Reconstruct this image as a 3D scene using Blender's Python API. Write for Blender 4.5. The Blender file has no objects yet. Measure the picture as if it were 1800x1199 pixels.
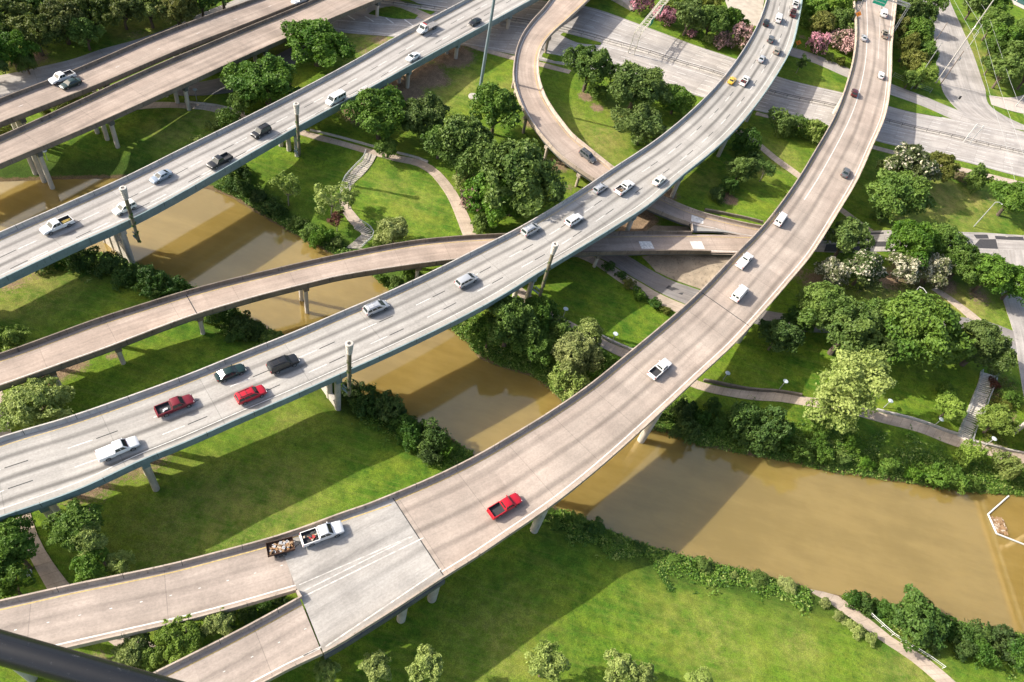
import bpy, math, random
import numpy as np
from mathutils import Vector, Matrix
R = math.radians
random.seed(7); rng = np.random.default_rng(7)
scn = bpy.context.scene
COL = scn.collection

# ------------------------------------------------------------------ camera (solved from the lane dashes: 12.19 m period)
FPX, PITCH, ROLL, ZC = 1265.83, 0.8681381, 0.2727495, 114.0
IW, IH = 1800.0, 1199.0
_f = np.array([0, math.cos(PITCH), -math.sin(PITCH)]); _r = np.array([1.0, 0, 0]); _u = np.cross(_r, _f)
CR = math.cos(ROLL) * _r + math.sin(ROLL) * _u
CU = -math.sin(ROLL) * _r + math.cos(ROLL) * _u
CF = _f
CAM = np.array([0, 0, ZC])

def ray(px, py):
    return CF + (px - IW / 2) / FPX * CR - (py - IH / 2) / FPX * CU
def W(px, py, z):
    d = ray(px, py); t = (z - ZC) / d[2]
    return CAM + d * t
def proj(P):
    d = np.asarray(P, float) - CAM; k = d @ CF
    return IW / 2 + FPX * (d @ CR) / k, IH / 2 - FPX * (d @ CU) / k, k

cam = bpy.data.cameras.new('camera'); co = bpy.data.objects.new('camera', cam); COL.objects.link(co)
M = Matrix(((CR[0], CU[0], -CF[0], 0), (CR[1], CU[1], -CF[1], 0), (CR[2], CU[2], -CF[2], ZC), (0, 0, 0, 1)))
co.matrix_world = M
cam.sensor_width = 36; cam.lens = FPX / IW * 36; cam.clip_start = 0.1; cam.clip_end = 6000
scn.camera = co

# ------------------------------------------------------------------ object helpers
def tag(o, label=None, cat=None, group=None, kind=None):
    if label: o['label'] = label
    if cat: o['category'] = cat
    if group: o['group'] = group
    if kind: o['kind'] = kind
    return o
def empty(name, loc=(0, 0, 0), rz=0.0):
    o = bpy.data.objects.new(name, None); COL.objects.link(o)
    o.location = loc; o.rotation_euler = (0, 0, rz); o.empty_display_size = .5
    return o
def link(name, me, parent=None):
    o = bpy.data.objects.new(name, me); COL.objects.link(o)
    if parent is not None: o.parent = parent
    return o

class MB:
    """collects faces (with material slots and uv) and links them as ONE mesh object"""
    def __init__(s): s.v = []; s.f = []; s.m = []; s.uv = []
    def face(s, pts, m=0, uv=None):
        n = len(s.v); s.v.extend([tuple(map(float, p)) for p in pts]); s.f.append(tuple(range(n, n + len(pts)))); s.m.append(m)
        s.uv.extend(uv if uv else [(0, 0)] * len(pts))
    def mesh(s, name, mats, smooth=False, weld=True):
        me = bpy.data.meshes.new(name)
        me.from_pydata(s.v, [], s.f)
        ul = me.uv_layers.new(name='UVMap')
        ul.data.foreach_set('uv', np.array(s.uv, dtype=np.float32).ravel())
        for m in mats: me.materials.append(m)
        me.polygons.foreach_set('material_index', s.m)
        if weld:
            import bmesh
            bm = bmesh.new(); bm.from_mesh(me); bmesh.ops.remove_doubles(bm, verts=bm.verts, dist=0.0008)
            bmesh.ops.recalc_face_normals(bm, faces=bm.faces) if smooth else None
            bm.to_mesh(me); bm.free()
        if smooth:
            me.polygons.foreach_set('use_smooth', [True] * len(me.polygons))
            me.set_sharp_from_angle(angle=R(38))
        me.update()
        return me
    def build(s, name, mats, parent=None, smooth=False, weld=True):
        if not isinstance(mats, (list, tuple)): mats = [mats]
        return link(name, s.mesh(name, mats, smooth, weld), parent)
    def box(s, c, sz, m=0, rz=0.0):
        cx, cy, cz = c; hx, hy, hz = sz[0] / 2, sz[1] / 2, sz[2] / 2
        ca, sa = math.cos(rz), math.sin(rz)
        def P(x, y, z): return (cx + x * ca - y * sa, cy + x * sa + y * ca, cz + z)
        c8 = [P(x, y, z) for z in (-hz, hz) for y in (-hy, hy) for x in (-hx, hx)]
        for q in ((0, 2, 3, 1), (4, 5, 7, 6), (0, 1, 5, 4), (2, 6, 7, 3), (0, 4, 6, 2), (1, 3, 7, 5)):
            s.face([c8[i] for i in q], m)
    def bar(s, a, b, w, h=None, m=0, up=(0, 0, 1)):
        a = Vector(a); b = Vector(b); h = h or w
        d = (b - a).normalized(); u = Vector(up)
        if abs(d.dot(u)) > .98: u = Vector((1, 0, 0))
        x = d.cross(u).normalized(); y = x.cross(d).normalized()
        ra = [a + x * (i * w / 2) + y * (j * h / 2) for i, j in ((-1, -1), (1, -1), (1, 1), (-1, 1))]
        rb = [p + (b - a) for p in ra]
        for i in range(4): s.face([ra[i], ra[(i + 1) % 4], rb[(i + 1) % 4], rb[i]], m)
        s.face(ra[::-1], m); s.face(rb, m)
    def tube(s, pts, rad, n=10, m=0, caps=True):
        pts = [Vector(p) for p in pts]
        if not isinstance(rad, (list, tuple)): rad = [rad] * len(pts)
        rings = []; x = None
        for i, p in enumerate(pts):
            d = (pts[min(i + 1, len(pts) - 1)] - pts[max(i - 1, 0)]).normalized()
            if x is None:
                u = Vector((0, 0, 1)) if abs(d.z) < .9 else Vector((1, 0, 0)); x = d.cross(u).normalized()
            else: x = (x - d * x.dot(d)).normalized()
            y = d.cross(x)
            rings.append([p + (x * math.cos(2 * math.pi * k / n) + y * math.sin(2 * math.pi * k / n)) * rad[i] for k in range(n)])
        for a, b in zip(rings, rings[1:]):
            for k in range(n): s.face([a[k], a[(k + 1) % n], b[(k + 1) % n], b[k]], m)
        if caps: s.face(rings[0][::-1], m); s.face(rings[-1], m)
    def lathe(s, prof, n=16, m=0, o=(0, 0, 0)):
        rings = [[(o[0] + r * math.cos(2 * math.pi * k / n), o[1] + r * math.sin(2 * math.pi * k / n), o[2] + z) for k in range(n)] for r, z in prof]
        for a, b in zip(rings, rings[1:]):
            for k in range(n): s.face([a[k], a[(k + 1) % n], b[(k + 1) % n], b[k]], m)
        s.face(rings[0][::-1], m); s.face(rings[-1], m)

def catmull(P, step):
    """resample a polyline with centripetal-ish Catmull-Rom at about 'step' metres (xy distance)"""
    P = np.asarray(P, float); out = []
    Q = np.vstack([2 * P[0] - P[1], P, 2 * P[-1] - P[-2]])
    for i in range(1, len(Q) - 2):
        p0, p1, p2, p3 = Q[i - 1], Q[i], Q[i + 1], Q[i + 2]
        n = max(1, int(np.linalg.norm((p2 - p1)[:2]) / step))
        d1 = max(np.linalg.norm((p1 - p0)[:2]), 1e-6); d2 = max(np.linalg.norm((p2 - p1)[:2]), 1e-6); d3 = max(np.linalg.norm((p3 - p2)[:2]), 1e-6)
        m1 = ((p1 - p0) / d1 * d2 + (p2 - p1) / d2 * d1) / (d1 + d2) * d2
        m2 = ((p2 - p1) / d2 * d3 + (p3 - p2) / d3 * d2) / (d2 + d3) * d2
        for k in range(n):
            t = k / n
            out.append((2 * t**3 - 3 * t**2 + 1) * p1 + (t**3 - 2 * t**2 + t) * m1 + (-2 * t**3 + 3 * t**2) * p2 + (t**3 - t**2) * m2)
    out.append(P[-1])
    return np.array(out)

# ------------------------------------------------------------------ materials
class NT:
    def __init__(s, name):
        s.mat = bpy.data.materials.new(name); s.mat.use_nodes = True
        s.t = s.mat.node_tree; s.t.nodes.clear()
    def n(s, typ, props=None, **inp):
        nd = s.t.nodes.new(typ)
        for k, v in (props or {}).items(): setattr(nd, k, v)
        for k, v in inp.items():
            key = int(k[1:]) if k[0] == 'i' and k[1:].isdigit() else k.replace('_', ' ')
            sock = nd.inputs[key]
            if isinstance(v, bpy.types.NodeSocket): s.t.links.new(v, sock)
            else: sock.default_value = v
        return nd
    def math(s, op, a, b=0.0, c=None, clamp=False):
        nd = s.n('ShaderNodeMath', {'operation': op, 'use_clamp': clamp}, i0=a, i1=b)
        if c is not None: nd.inputs[2].default_value = c
        return nd.outputs[0]
    def mapr(s, v, a, b, c=0.0, d=1.0, smooth=True):
        return s.n('ShaderNodeMapRange', {'interpolation_type': 'SMOOTHSTEP' if smooth else 'LINEAR'}, i0=v, i1=a, i2=b, i3=c, i4=d).outputs[0]
    def mix(s, f, a, b, mode='MIX'):
        nd = s.n('ShaderNodeMix', {'data_type': 'RGBA', 'blend_type': mode})
        for i, v in ((0, f), (6, a), (7, b)):
            if isinstance(v, bpy.types.NodeSocket): s.t.links.new(v, nd.inputs[i])
            else: nd.inputs[i].default_value = v if i == 0 else (tuple(v) + (1,) if len(v) == 3 else v)
        return nd.outputs[2]
    def scale(s, col, f):
        return s.n('ShaderNodeVectorMath', {'operation': 'SCALE'}, i0=col, Scale=f).outputs[0]
    def noise(s, vec, sc, det=3.0, rough=.55):
        return s.n('ShaderNodeTexNoise', None, Vector=vec, Scale=sc, Detail=det, Roughness=rough).outputs[0]
    def pos(s): return s.n('ShaderNodeNewGeometry').outputs['Position']
    def out(s, sh):
        o = s.n('ShaderNodeOutputMaterial'); s.t.links.new(sh, o.inputs[0]); return s.mat
    def bsdf(s, col, rough=.6, metal=0.0, spec=.5, normal=None, coat=0.0):
        b = s.n('ShaderNodeBsdfPrincipled')
        for k, v in (('Base Color', col), ('Roughness', rough), ('Metallic', metal), ('Specular IOR Level', spec), ('Coat Weight', coat), ('Normal', normal)):
            if v is None: continue
            if isinstance(v, bpy.types.NodeSocket): s.t.links.new(v, b.inputs[k])
            elif k == 'Base Color': b.inputs[k].default_value = tuple(v) + (1,) if len(v) == 3 else v
            else: b.inputs[k].default_value = v
        return b
    def bump(s, h, strength=.3, dist=.05):
        return s.n('ShaderNodeBump', None, Strength=strength, Distance=dist, Height=h).outputs[0]

def simple(name, col, rough=.6, metal=0.0, spec=.5, coat=0.0, var=.0, vs=3.0):
    t = NT(name)
    if var:
        k = t.mapr(t.noise(t.pos(), vs, 4.0, .6), .3, .7, 1 - var, 1 + var)
        c = t.scale((*col,), k)
    else: c = col
    return t.out(t.bsdf(c, rough, metal, spec, None, coat).outputs[0])

def concrete(name, col, var=.22, stain=.35, rough=.85):
    t = NT(name); p = t.pos()
    st = t.n('ShaderNodeMapping', None, Vector=p, Scale=(1.2, 1.2, .25)).outputs[0]
    a = t.mapr(t.noise(p, .35, 5, .6), .3, .7, 1 - var, 1 + var * .6)
    b = t.mapr(t.noise(st, 1.4, 5, .65), .52, .72, 1.0, 1 - stain)
    c = t.mapr(t.noise(p, 9.0, 3, .6), .3, .7, .9, 1.08)
    k = t.math('MULTIPLY', t.math('MULTIPLY', a, b), c)
    return t.out(t.bsdf(t.scale((*col,), k), rough, 0, .3, t.bump(t.noise(p, 14, 2), .25, .02)).outputs[0])

def deck_mat(name, col, lanes=None, oil=.35, blot=.14, joint=0.0, tint=(1.0, .93, .86), streak=.12):
    """road slab; uv = (metres across, metres along)"""
    t = NT(name)
    uv = t.n('ShaderNodeUVMap').outputs[0]
    sx = t.n('ShaderNodeSeparateXYZ', None, Vector=uv); U, V = sx.outputs[0], sx.outputs[1]
    def nv(su, sv, scale, det=4, rough=.6):
        m = t.n('ShaderNodeMapping', None, Vector=uv, Scale=(su, sv, 1)).outputs[0]
        return t.noise(m, scale, det, rough)
    k = t.mapr(nv(1, .035, 1.1, 5, .62), .3, .7, 1 - streak, 1 + streak * .7)           # streaks along traffic
    k = t.math('MULTIPLY', k, t.mapr(nv(1, 1, .13, 5, .6), .3, .7, 1 - blot, 1 + blot * .6))
    k = t.math('MULTIPLY', k, t.mapr(nv(1, .6, 3.5, 4, .8), .28, .72, .86, 1.12))
    # weathering: dark, short blotches and rubber marks
    k = t.math('MULTIPLY', k, t.mapr(nv(1, .12, .55, 6, .7), .56, .74, 1.0, .76))
    k = t.math('MULTIPLY', k, t.mapr(nv(1, .8, 2.2, 5, .75), .62, .72, 1.0, .82))
    if lanes:
        u0, lw, n, strength = lanes
        ph = t.math('DIVIDE', t.math('SUBTRACT', U, u0), lw)
        fr = t.math('SUBTRACT', t.math('FRACT', t.math('ADD', ph, 100.0)), .5)
        d = t.math('ABSOLUTE', t.math('ADD', fr, t.math('MULTIPLY', t.math('SUBTRACT', nv(0, .03, 1.0, 2), .5), .16)))
        core = t.mapr(d, .02, .19, 1.0, 0.0)
        inside = t.math('MULTIPLY', t.math('GREATER_THAN', ph, -.1), t.math('LESS_THAN', ph, n + .1))
        am = t.math('MULTIPLY', t.math('MULTIPLY', core, inside), t.mapr(nv(.5, .02, 1.0, 4), .3, .75, strength * .35, strength))
        k = t.math('MULTIPLY', k, t.math('SUBTRACT', 1.0, am))
        wd = t.math('ABSOLUTE', t.math('SUBTRACT', t.math('ABSOLUTE', fr), .25))
        wk = t.math('MULTIPLY', t.mapr(wd, .02, .12, 1.0, 0.0), inside)
        k = t.math('MULTIPLY', k, t.math('ADD', 1.0, t.math('MULTIPLY', wk, .05)))
    if joint:
        q = t.math('DIVIDE', V, joint)
        fj = t.math('ABSOLUTE', t.math('SUBTRACT', t.math('FRACT', t.math('ADD', q, 50.0)), .5))
        jl = t.mapr(fj, .5 - .07 / joint, .5 - .03 / joint, 1.0, .72)
        wn = t.n('ShaderNodeTexWhiteNoise', {'noise_dimensions': '1D'}, W=t.math('FLOOR', t.math('ADD', q, 50.5))).outputs[0]
        k = t.math('MULTIPLY', k, jl)
        k = t.math('MULTIPLY', k, t.mapr(wn, 0, 1, .94, 1.06, False))
        wl = t.n('ShaderNodeTexWhiteNoise', {'noise_dimensions': '1D'}, W=t.math('ADD', t.math('MULTIPLY', t.math('FLOOR', t.math('DIVIDE', V, joint * .5)), 7.13), t.math('FLOOR', t.math('DIVIDE', U, 3.7)))).outputs[0]
        k = t.math('MULTIPLY', k, t.mapr(wl, 0, 1, .955, 1.045, False))
    c0 = t.mix(t.mapr(nv(1, .3, .09, 4), .35, .65), col, tuple(a * b for a, b in zip(col, tint)))
    c = t.scale(c0, k)
    return t.out(t.bsdf(c, .82, 0, .3, t.bump(nv(1, 1, 6, 3), .2, .01)).outputs[0])
# ------------------------------------------------------------------ terrain: one sheet, river bed cut into it
WATER = -3.0
north = [(-420, 300), (-200, 318), (0, 320), (110, 316), (215, 314), (330, 326), (372, 334), (410, 350), (452, 376), (500, 405), (545, 430), (580, 446), (625, 470), (662, 490),
         (692, 517), (740, 550), (795, 583), (822, 604), (842, 632), (892, 650), (940, 664), (970, 690), (1000, 722), (1040, 745), (1090, 752), (1142, 755),
         (1180, 765), (1230, 785), (1300, 798), (1400, 815), (1450, 829), (1600, 851), (1700, 865), (1800, 873), (2000, 905), (2500, 1000)]
south = [(-420, 380), (-160, 398), (30, 425), (120, 436), (162, 441), (205, 450), (250, 466), (300, 486), (340, 503), (400, 536), (460, 573), (500, 592), (560, 632), (604, 672),
         (640, 703), (678, 709), (712, 731), (760, 757), (800, 772), (830, 795), (890, 838), (950, 868), (985, 896), (1040, 916), (1100, 944), (1150, 965), (1200, 976),
         (1300, 1000), (1400, 1024), (1424, 1036), (1480, 1046), (1520, 1052), (1600, 1072), (1700, 1096), (1760, 1106), (1800, 1113), (2000, 1150), (2500, 1260)]
NW_ = np.array([W(x, y, WATER)[:2] for x, y in north]); SW_ = np.array([W(x, y, WATER)[:2] for x, y in south])
RIV = np.vstack([NW_, SW_[::-1]])

CTRL = [  # (px, py, height)
    (350, 760, 0), (600, 860, 0), (150, 900, 0), (900, 1080, .3), (1400, 1130, 0), (650, 1150, .2), (50, 520, 0), (200, 600, 0), (60, 700, .1), (420, 620, -.3), (730, 790, -.4),
    (1100, 1000, -.3), (1700, 1180, 0), (250, 1150, .2), (20, 1000, .2),
    (522, 310, -.6), (450, 250, -.2), (700, 350, .2), (780, 390, .3), (612, 400, -1.2), (625, 435, -1.6), (560, 400, -1.4), (605, 345, -.6), (650, 270, 1.4), (745, 287, 1.4), (800, 350, .8),
    (830, 410, .3), (560, 240, 1.2), (860, 130, 2.4), (760, 110, 2.2), (700, 180, 1.6), (1000, 170, 2.4), (1040, 230, 2.2), (960, 270, 1.3), (1000, 330, .8), (900, 340, 1.0), (1100, 300, 1.4),
    (1120, 60, 2.5), (1300, 130, 2.5), (1500, 210, 2.5), (1750, 260, 2.5), (1650, 40, 2.6), (1770, 90, 2.8), (1450, 60, 2.6), (900, 60, 2.4), (650, 40, 2.2), (560, 90, 2.0),
    (1290, 340, 2.2), (1230, 300, 2.0), (1330, 260, 2.3), (1180, 345, 2.2), (1260, 372, 2.7), (1330, 395, 3.0), (1320, 430, 3.0), (1290, 450, 2.6), (1250, 452, 2.2), (1210, 425, 2.4), (1150, 405, .4),
    (1120, 395, -.5), (1105, 430, -.7), (1160, 445, 0.6), (1235, 508, -.6), (1190, 500, -.8), (1110, 475, -.8), (1050, 440, -.7), (1150, 520, -.8), (1240, 535, -.5), (1300, 480, 2.0), (1350, 560, .2), (1480, 572, 1.2), (1660, 566, 2.4),
    (1050, 560, -.4), (970, 470, -.5), (1000, 520, -.5), (1100, 560, -.4), (1100, 615, -1.2), (985, 570, -1.2), (1170, 640, -1.2), (1310, 692, -1.2), (1410, 704, -1.2), (1530, 730, -1.2), (1690, 775, -1.2), (1800, 812, -1.2),
    (1350, 625, .8), (1480, 640, 1.2), (1620, 660, 1.6), (1735, 655, 2.4), (1600, 700, .2), (1400, 670, 0), (1740, 720, .8), (1790, 700, 2.0), (1550, 520, 2.4), (1450, 470, 2.6), (1700, 480, 2.9), (1600, 425, 3.0),
    (1780, 560, 2.8), (1500, 340, 2.6), (1650, 340, 2.7), (1780, 330, 2.7), (1440, 270, 2.4),
    (200, 230, -.2), (320, 185, .4), (100, 285, -1.0), (350, 250, -.4), (400, 170, 1.2), (470, 120, 1.8), (150, 150, .6), (0, 150, .8), (200, 60, 2.2), (50, 20, 2.4), (380, 20, 2.2), (0, 260, -.6),
]
CP = np.array([[*W(x, y, z)[:2], z] for x, y, z in CTRL])

def seg_dist(X, Y, P, closed=True):
    best = np.full(X.shape, 1e9); n = len(P)
    for i in range(n if closed else n - 1):
        a = P[i]; b = P[(i + 1) % n]; d = b - a; L = d @ d + 1e-9
        t = np.clip(((X - a[0]) * d[0] + (Y - a[1]) * d[1]) / L, 0, 1)
        best = np.minimum(best, np.hypot(X - a[0] - t * d[0], Y - a[1] - t * d[1]))
    return best
def inside(X, Y, P):
    c = np.zeros(X.shape, bool); n = len(P)
    for i in range(n):
        a = P[i]; b = P[(i + 1) % n]
        if abs(a[1] - b[1]) < 1e-9: continue
        k = ((a[1] > Y) != (b[1] > Y)) & (X < (b[0] - a[0]) * (Y - a[1]) / (b[1] - a[1]) + a[0])
        c ^= k
    return c

GX0, GX1, GY0, GY1, GS = -270.0, 330.0, -60.0, 540.0, 1.5
gx = np.arange(GX0, GX1 + .1, GS); gy = np.arange(GY0, GY1 + .1, GS)
XX, YY = np.meshgrid(gx, gy)
num = np.zeros(XX.shape); den = np.zeros(XX.shape)
for x, y, z in CP:
    w = 1.0 / ((XX - x) ** 2 + (YY - y) ** 2 + 9.0) ** 1.7
    num += w * z; den += w
BASE = num / den
sd = seg_dist(XX, YY, RIV); ins = inside(XX, YY, RIV); sd = np.where(ins, -sd, sd)
def sstep(x): x = np.clip(x, 0, 1); return x * x * (3 - 2 * x)
HH = np.where(sd > 0, WATER + .02 + (BASE - WATER - .02) * (0.18 * np.clip(sd / 1.2, 0, 1) + .82 * sstep((sd - .3) / 9.0)), WATER - np.minimum(1.6, -sd * .7))
# gentle lumps
HH = HH + np.where(sd > 3, 0.06 * np.sin(XX * .31 + 1.3 * np.sin(YY * .21)) * np.sin(YY * .27), 0)
edge = np.minimum(np.minimum(XX - GX0, GX1 - XX), np.minimum(YY - GY0, GY1 - YY))
kk = sstep(edge / 25.0); HH = HH * kk + (np.where(sd < 4, HH, .8)) * (1 - kk)

def H(x, y):
    i = (x - GX0) / GS; j = (y - GY0) / GS
    i0 = int(min(max(math.floor(i), 0), len(gx) - 2)); j0 = int(min(max(math.floor(j), 0), len(gy) - 2))
    u = min(max(i - i0, 0), 1); v = min(max(j - j0, 0), 1)
    return float((HH[j0, i0] * (1 - u) + HH[j0, i0 + 1] * u) * (1 - v) + (HH[j0 + 1, i0] * (1 - u) + HH[j0 + 1, i0 + 1] * u) * v)
def G(px, py):
    """ground point seen at a pixel"""
    z = 0.0
    for _ in range(14):
        p = W(px, py, z); z = .5 * z + .5 * H(p[0], p[1])
    p = W(px, py, z); return np.array([p[0], p[1], H(p[0], p[1])])

# bare-earth and dry-grass patches (they belong to the ground): (px, py, radius m, strength)
DIRT = [(640, 195, 8, .9), (700, 160, 9, 1), (745, 130, 8, 1), (790, 95, 9, 1), (850, 75, 7, .8), (770, 140, 6, .7), (820, 130, 6, .35), (660, 25, 6, .6), (980, 290, 5, .7), (935, 215, 4.5, .7), (960, 240, 4, .5), (1000, 330, 5, .5), (1030, 170, 3.5, .8),
        (1050, 190, 3, .8), (1085, 215, 3, .6), (1130, 345, 6, .9), (1170, 340, 5, .8), (1110, 400, 6, .9), (1120, 385, 7, .9), (1050, 420, 6, .7), (1190, 410, 6, .6), (1280, 350, 3.6, .9), (1310, 300, 3, .5), (1600, 480, 7, .8), (1560, 490, 6, .8), (1660, 500, 6, .7), (1440, 500, 7, .7), (1390, 470, 6, .7),
        (1720, 520, 6, .6), (1640, 380, 5, .3), (1700, 320, 5, .5), (1740, 350, 4, .5), (1270, 580, 5, .5), (1490, 390, 5, .5), (90, 650, 5, .8), (130, 640, 4, .7), (60, 655, 4, .7), (20, 495, 5, .6), (70, 480, 4, .5), (200, 625, 2, .7),
        (240, 790, 9, .7), (150, 830, 8, .8), (330, 760, 4, .4), (160, 1180, 5, .6), (60, 100, 5, .7), (30, 110, 4, .6), (240, 60, 5, .5), (640, 90, 6, .5), (670, 70, 6, .6), (1760, 700, 4, .7), (1770, 730, 4, .6), (1500, 30, 4, .3), (1410, 65, 3, .6), (1690, 170, 5, .6), (1220, 290, 5, .3),
        (1250, 330, 5, .2), (1400, 140, 3, .3), (1740, 190, 4, .4)]
DRY = [(1650, 350, 13, .9), (1700, 350, 10, .8), (1600, 390, 8, .6), (1040, 260, 11, .7), (1060, 240, 8, .8), (1010, 210, 8, .4), (1600, 540, 9, .9), (1560, 535, 9, .7), (1650, 540, 8, .9), (1700, 540, 8, .8), (1680, 200, 6, .6), (1720, 100, 9, .7), (1700, 60, 8, .7), (1735, 150, 7, .7), (820, 150, 8, .6), (760, 170, 7, .7),
       (1330, 300, 5, .5), (1370, 275, 7, .6), (30, 500, 9, .8), (80, 490, 8, .6), (400, 900, 12, .5), (480, 880, 10, .5), (330, 920, 12, .45), (880, 1130, 9, .4), (1400, 1130, 5, .5), (1600, 1180, 7, .5), (1260, 1130, 9, .4), (1200, 1080, 8, .3), (640, 60, 8, .9), (670, 100, 9, .9), (690, 85, 7, .7), (1460, 160, 6, .5), (500, 90, 6, .6), (250, 60, 8, .6),
       (50, 110, 7, .8), (560, 690, 8, .3), (500, 740, 6, .4), (1090, 200, 6, .5), (900, 160, 6, .5), (730, 360, 9, .25), (690, 330, 7, .3), (1240, 320, 6, .4), (1480, 540, 6, .5), (350, 205, 8, .5), (300, 230, 7, .5)]
dirt = np.zeros(XX.shape); dry = np.zeros(XX.shape)
for arr, L in ((dirt, DIRT), (dry, DRY)):
    for x, y, r, k in L:
        p = G(x, y); d2 = ((XX - p[0]) ** 2 + (YY - p[1]) ** 2) / (r * r)
        np.maximum(arr, k * np.exp(-d2 * 1.1), out=arr)
wild = np.where(sd > 0, np.exp(-np.maximum(sd - 4.0, 0) / 3.0), 1.0)

ny, nx = XX.shape
verts = np.stack([XX.ravel(), YY.ravel(), HH.ravel()], 1)
idx = np.arange(nx * ny).reshape(ny, nx)
quads = np.stack([idx[:-1, :-1].ravel(), idx[:-1, 1:].ravel(), idx[1:, 1:].ravel(), idx[1:, :-1].ravel()], 1)
# far skirt out to the horizon
ring = np.concatenate([idx[0, :-1], idx[:-1, -1], idx[-1, :0:-1], idx[:0:-1, 0]])
c = np.array([(GX0 + GX1) / 2, (GY0 + GY1) / 2])
far = [(c[0] + (verts[i, 0] - c[0]) * 12, c[1] + (verts[i, 1] - c[1]) * 12, .8) for i in ring]
n0 = len(verts); verts2 = np.vstack([verts, np.array(far)])
fq = [(ring[k], n0 + k, n0 + (k + 1) % len(ring), ring[(k + 1) % len(ring)]) for k in range(len(ring))]
me = bpy.data.meshes.new('ground')
me.from_pydata(verts2.tolist(), [], quads.tolist() + [tuple(map(int, q)) for q in fq])
for nm, arr in (('dirt', dirt), ('dry', dry), ('wild', wild), ('mud', np.exp(-np.maximum(sd, 0) / 1.1))):
    at = me.attributes.new(nm, 'FLOAT', 'POINT')
    at.data.foreach_set('value', np.concatenate([arr.ravel(), np.zeros(len(far))]).astype(np.float32))
me.polygons.foreach_set('use_smooth', [True] * len(me.polygons))

def grass_mat():
    t = NT('lawn'); p = t.pos()
    A = lambda nm: t.n('ShaderNodeAttribute', {'attribute_name': nm}).outputs['Fac']
    n1 = t.noise(p, .035, 4, .6); n2 = t.noise(p, .22, 5, .65); n3 = t.noise(p, 1.6, 5, .7); n4 = t.noise(p, 7.0, 3, .7)
    mow = t.n('ShaderNodeMapping', None, Vector=p, Rotation=(0, 0, R(-18)), Scale=(.12, 1.6, 1)).outputs[0]
    nm = t.noise(mow, .9, 3, .6)
    g = t.mix(t.mapr(n1, .38, .62), (.052, .132, .010), (.105, .186, .014))
    g = t.mix(t.mapr(n2, .35, .7), g, (.150, .222, .018))
    g = t.mix(t.math('MULTIPLY', t.mapr(n3, .48, .68), .7), g, (.030, .090, .009))
    g = t.mix(t.math('MULTIPLY', t.mapr(t.noise(p, .09, 6, .7), .50, .66), .6), g, (.185, .222, .022))
    g = t.mix(t.math('MULTIPLY', t.mapr(nm, .46, .66), .5), g, (.15, .19, .03))
    fleck = t.math('MULTIPLY', t.mapr(t.noise(p, .6, 6, .75), .60, .72), .5)
    g = t.mix(fleck, g, (.19, .17, .035))
    dr = t.math('MULTIPLY', A('dry'), t.mapr(t.math('ADD', t.math('MULTIPLY', n2, .6), t.math('MULTIPLY', n3, .4)), .34, .62))
    g = t.mix(dr, g, (.30, .255, .085))
    g = t.mix(t.math('MULTIPLY', A('wild'), .8), g, (.035, .070, .012))
    di = t.mapr(t.math('ADD', A('dirt'), t.math('MULTIPLY', t.math('SUBTRACT', n3, .5), .7)), .38, .62)
    db = t.mix(t.mapr(n4, .3, .7), (.20, .135, .085), (.29, .205, .13))
    g = t.mix(di, g, db)
    g = t.mix(t.mapr(t.math('ADD', A('mud'), t.math('MULTIPLY', t.math('SUBTRACT', n3, .5), .8)), .35, .6), g, (.15, .105, .055))
    g = t.scale(g, t.mapr(n4, .28, .72, .62, 1.32))
    g = t.scale(g, t.mapr(t.noise(p, .55, 4, .75), .36, .64, .82, 1.15))
    hb = t.math('ADD', t.math('MULTIPLY', n3, .6), t.math('MULTIPLY', n4, .5))
    return t.out(t.bsdf(g, .95, 0, .15, t.bump(hb, .8, .18)).outputs[0])
me.materials.append(grass_mat())
ground = link('ground', me); tag(ground, kind='structure')
tag(ground, 'green lawns and banks with dry and bare patches under the viaducts', 'ground')

# water
def water_mat():
    t = NT('muddy_water'); p = t.pos()
    sk = t.n('ShaderNodeMapping', None, Vector=p, Rotation=(0, 0, R(28)), Scale=(.25, 1.2, 1)).outputs[0]
    k = t.math('ADD', t.math('MULTIPLY', t.noise(p, .05, 5, .65), .55), t.math('MULTIPLY', t.noise(sk, .25, 6, .7), .45))
    col = t.mix(t.mapr(k, .38, .62), (.245, .172, .048), (.305, .216, .068))
    b = t.bsdf(col, .07, 0, .5, t.bump(t.math('ADD', t.noise(sk, 1.6, 4, .65), t.math('MULTIPLY', t.noise(p, 5.0, 3, .6), .4)), .05, .03))
    b.inputs['IOR'].default_value = 2.4; b.inputs['Specular Tint'].default_value = (1.0, .86, .62, 1)
    b.inputs['Subsurface Weight'].default_value = .6; b.inputs['Subsurface Radius'].default_value = (1.0, .85, .5); b.inputs['Subsurface Scale'].default_value = 7.0
    return t.out(b.outputs[0])
wm = MB()
NWx = np.vstack([NW_[0] + (NW_[0] - NW_[1]) * 3, NW_, NW_[-1] + (NW_[-1] - NW_[-2]) * 3])
x0, x1 = RIV[:, 0].min() - 30, RIV[:, 0].max() + 30; y0, y1 = RIV[:, 1].min() - 30, RIV[:, 1].max() + 30
nn = 24
for i in range(nn):
    for j in range(nn):
        xa, xb = x0 + (x1 - x0) * i / nn, x0 + (x1 - x0) * (i + 1) / nn; ya, yb = y0 + (y1 - y0) * j / nn, y0 + (y1 - y0) * (j + 1) / nn
        wm.face([(xa, ya, WATER), (xb, ya, WATER), (xb, yb, WATER), (xa, yb, WATER)])
water = tag(wm.build('water', water_mat()), 'muddy brown bayou water winding under the viaducts', 'water', kind='structure')

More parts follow.
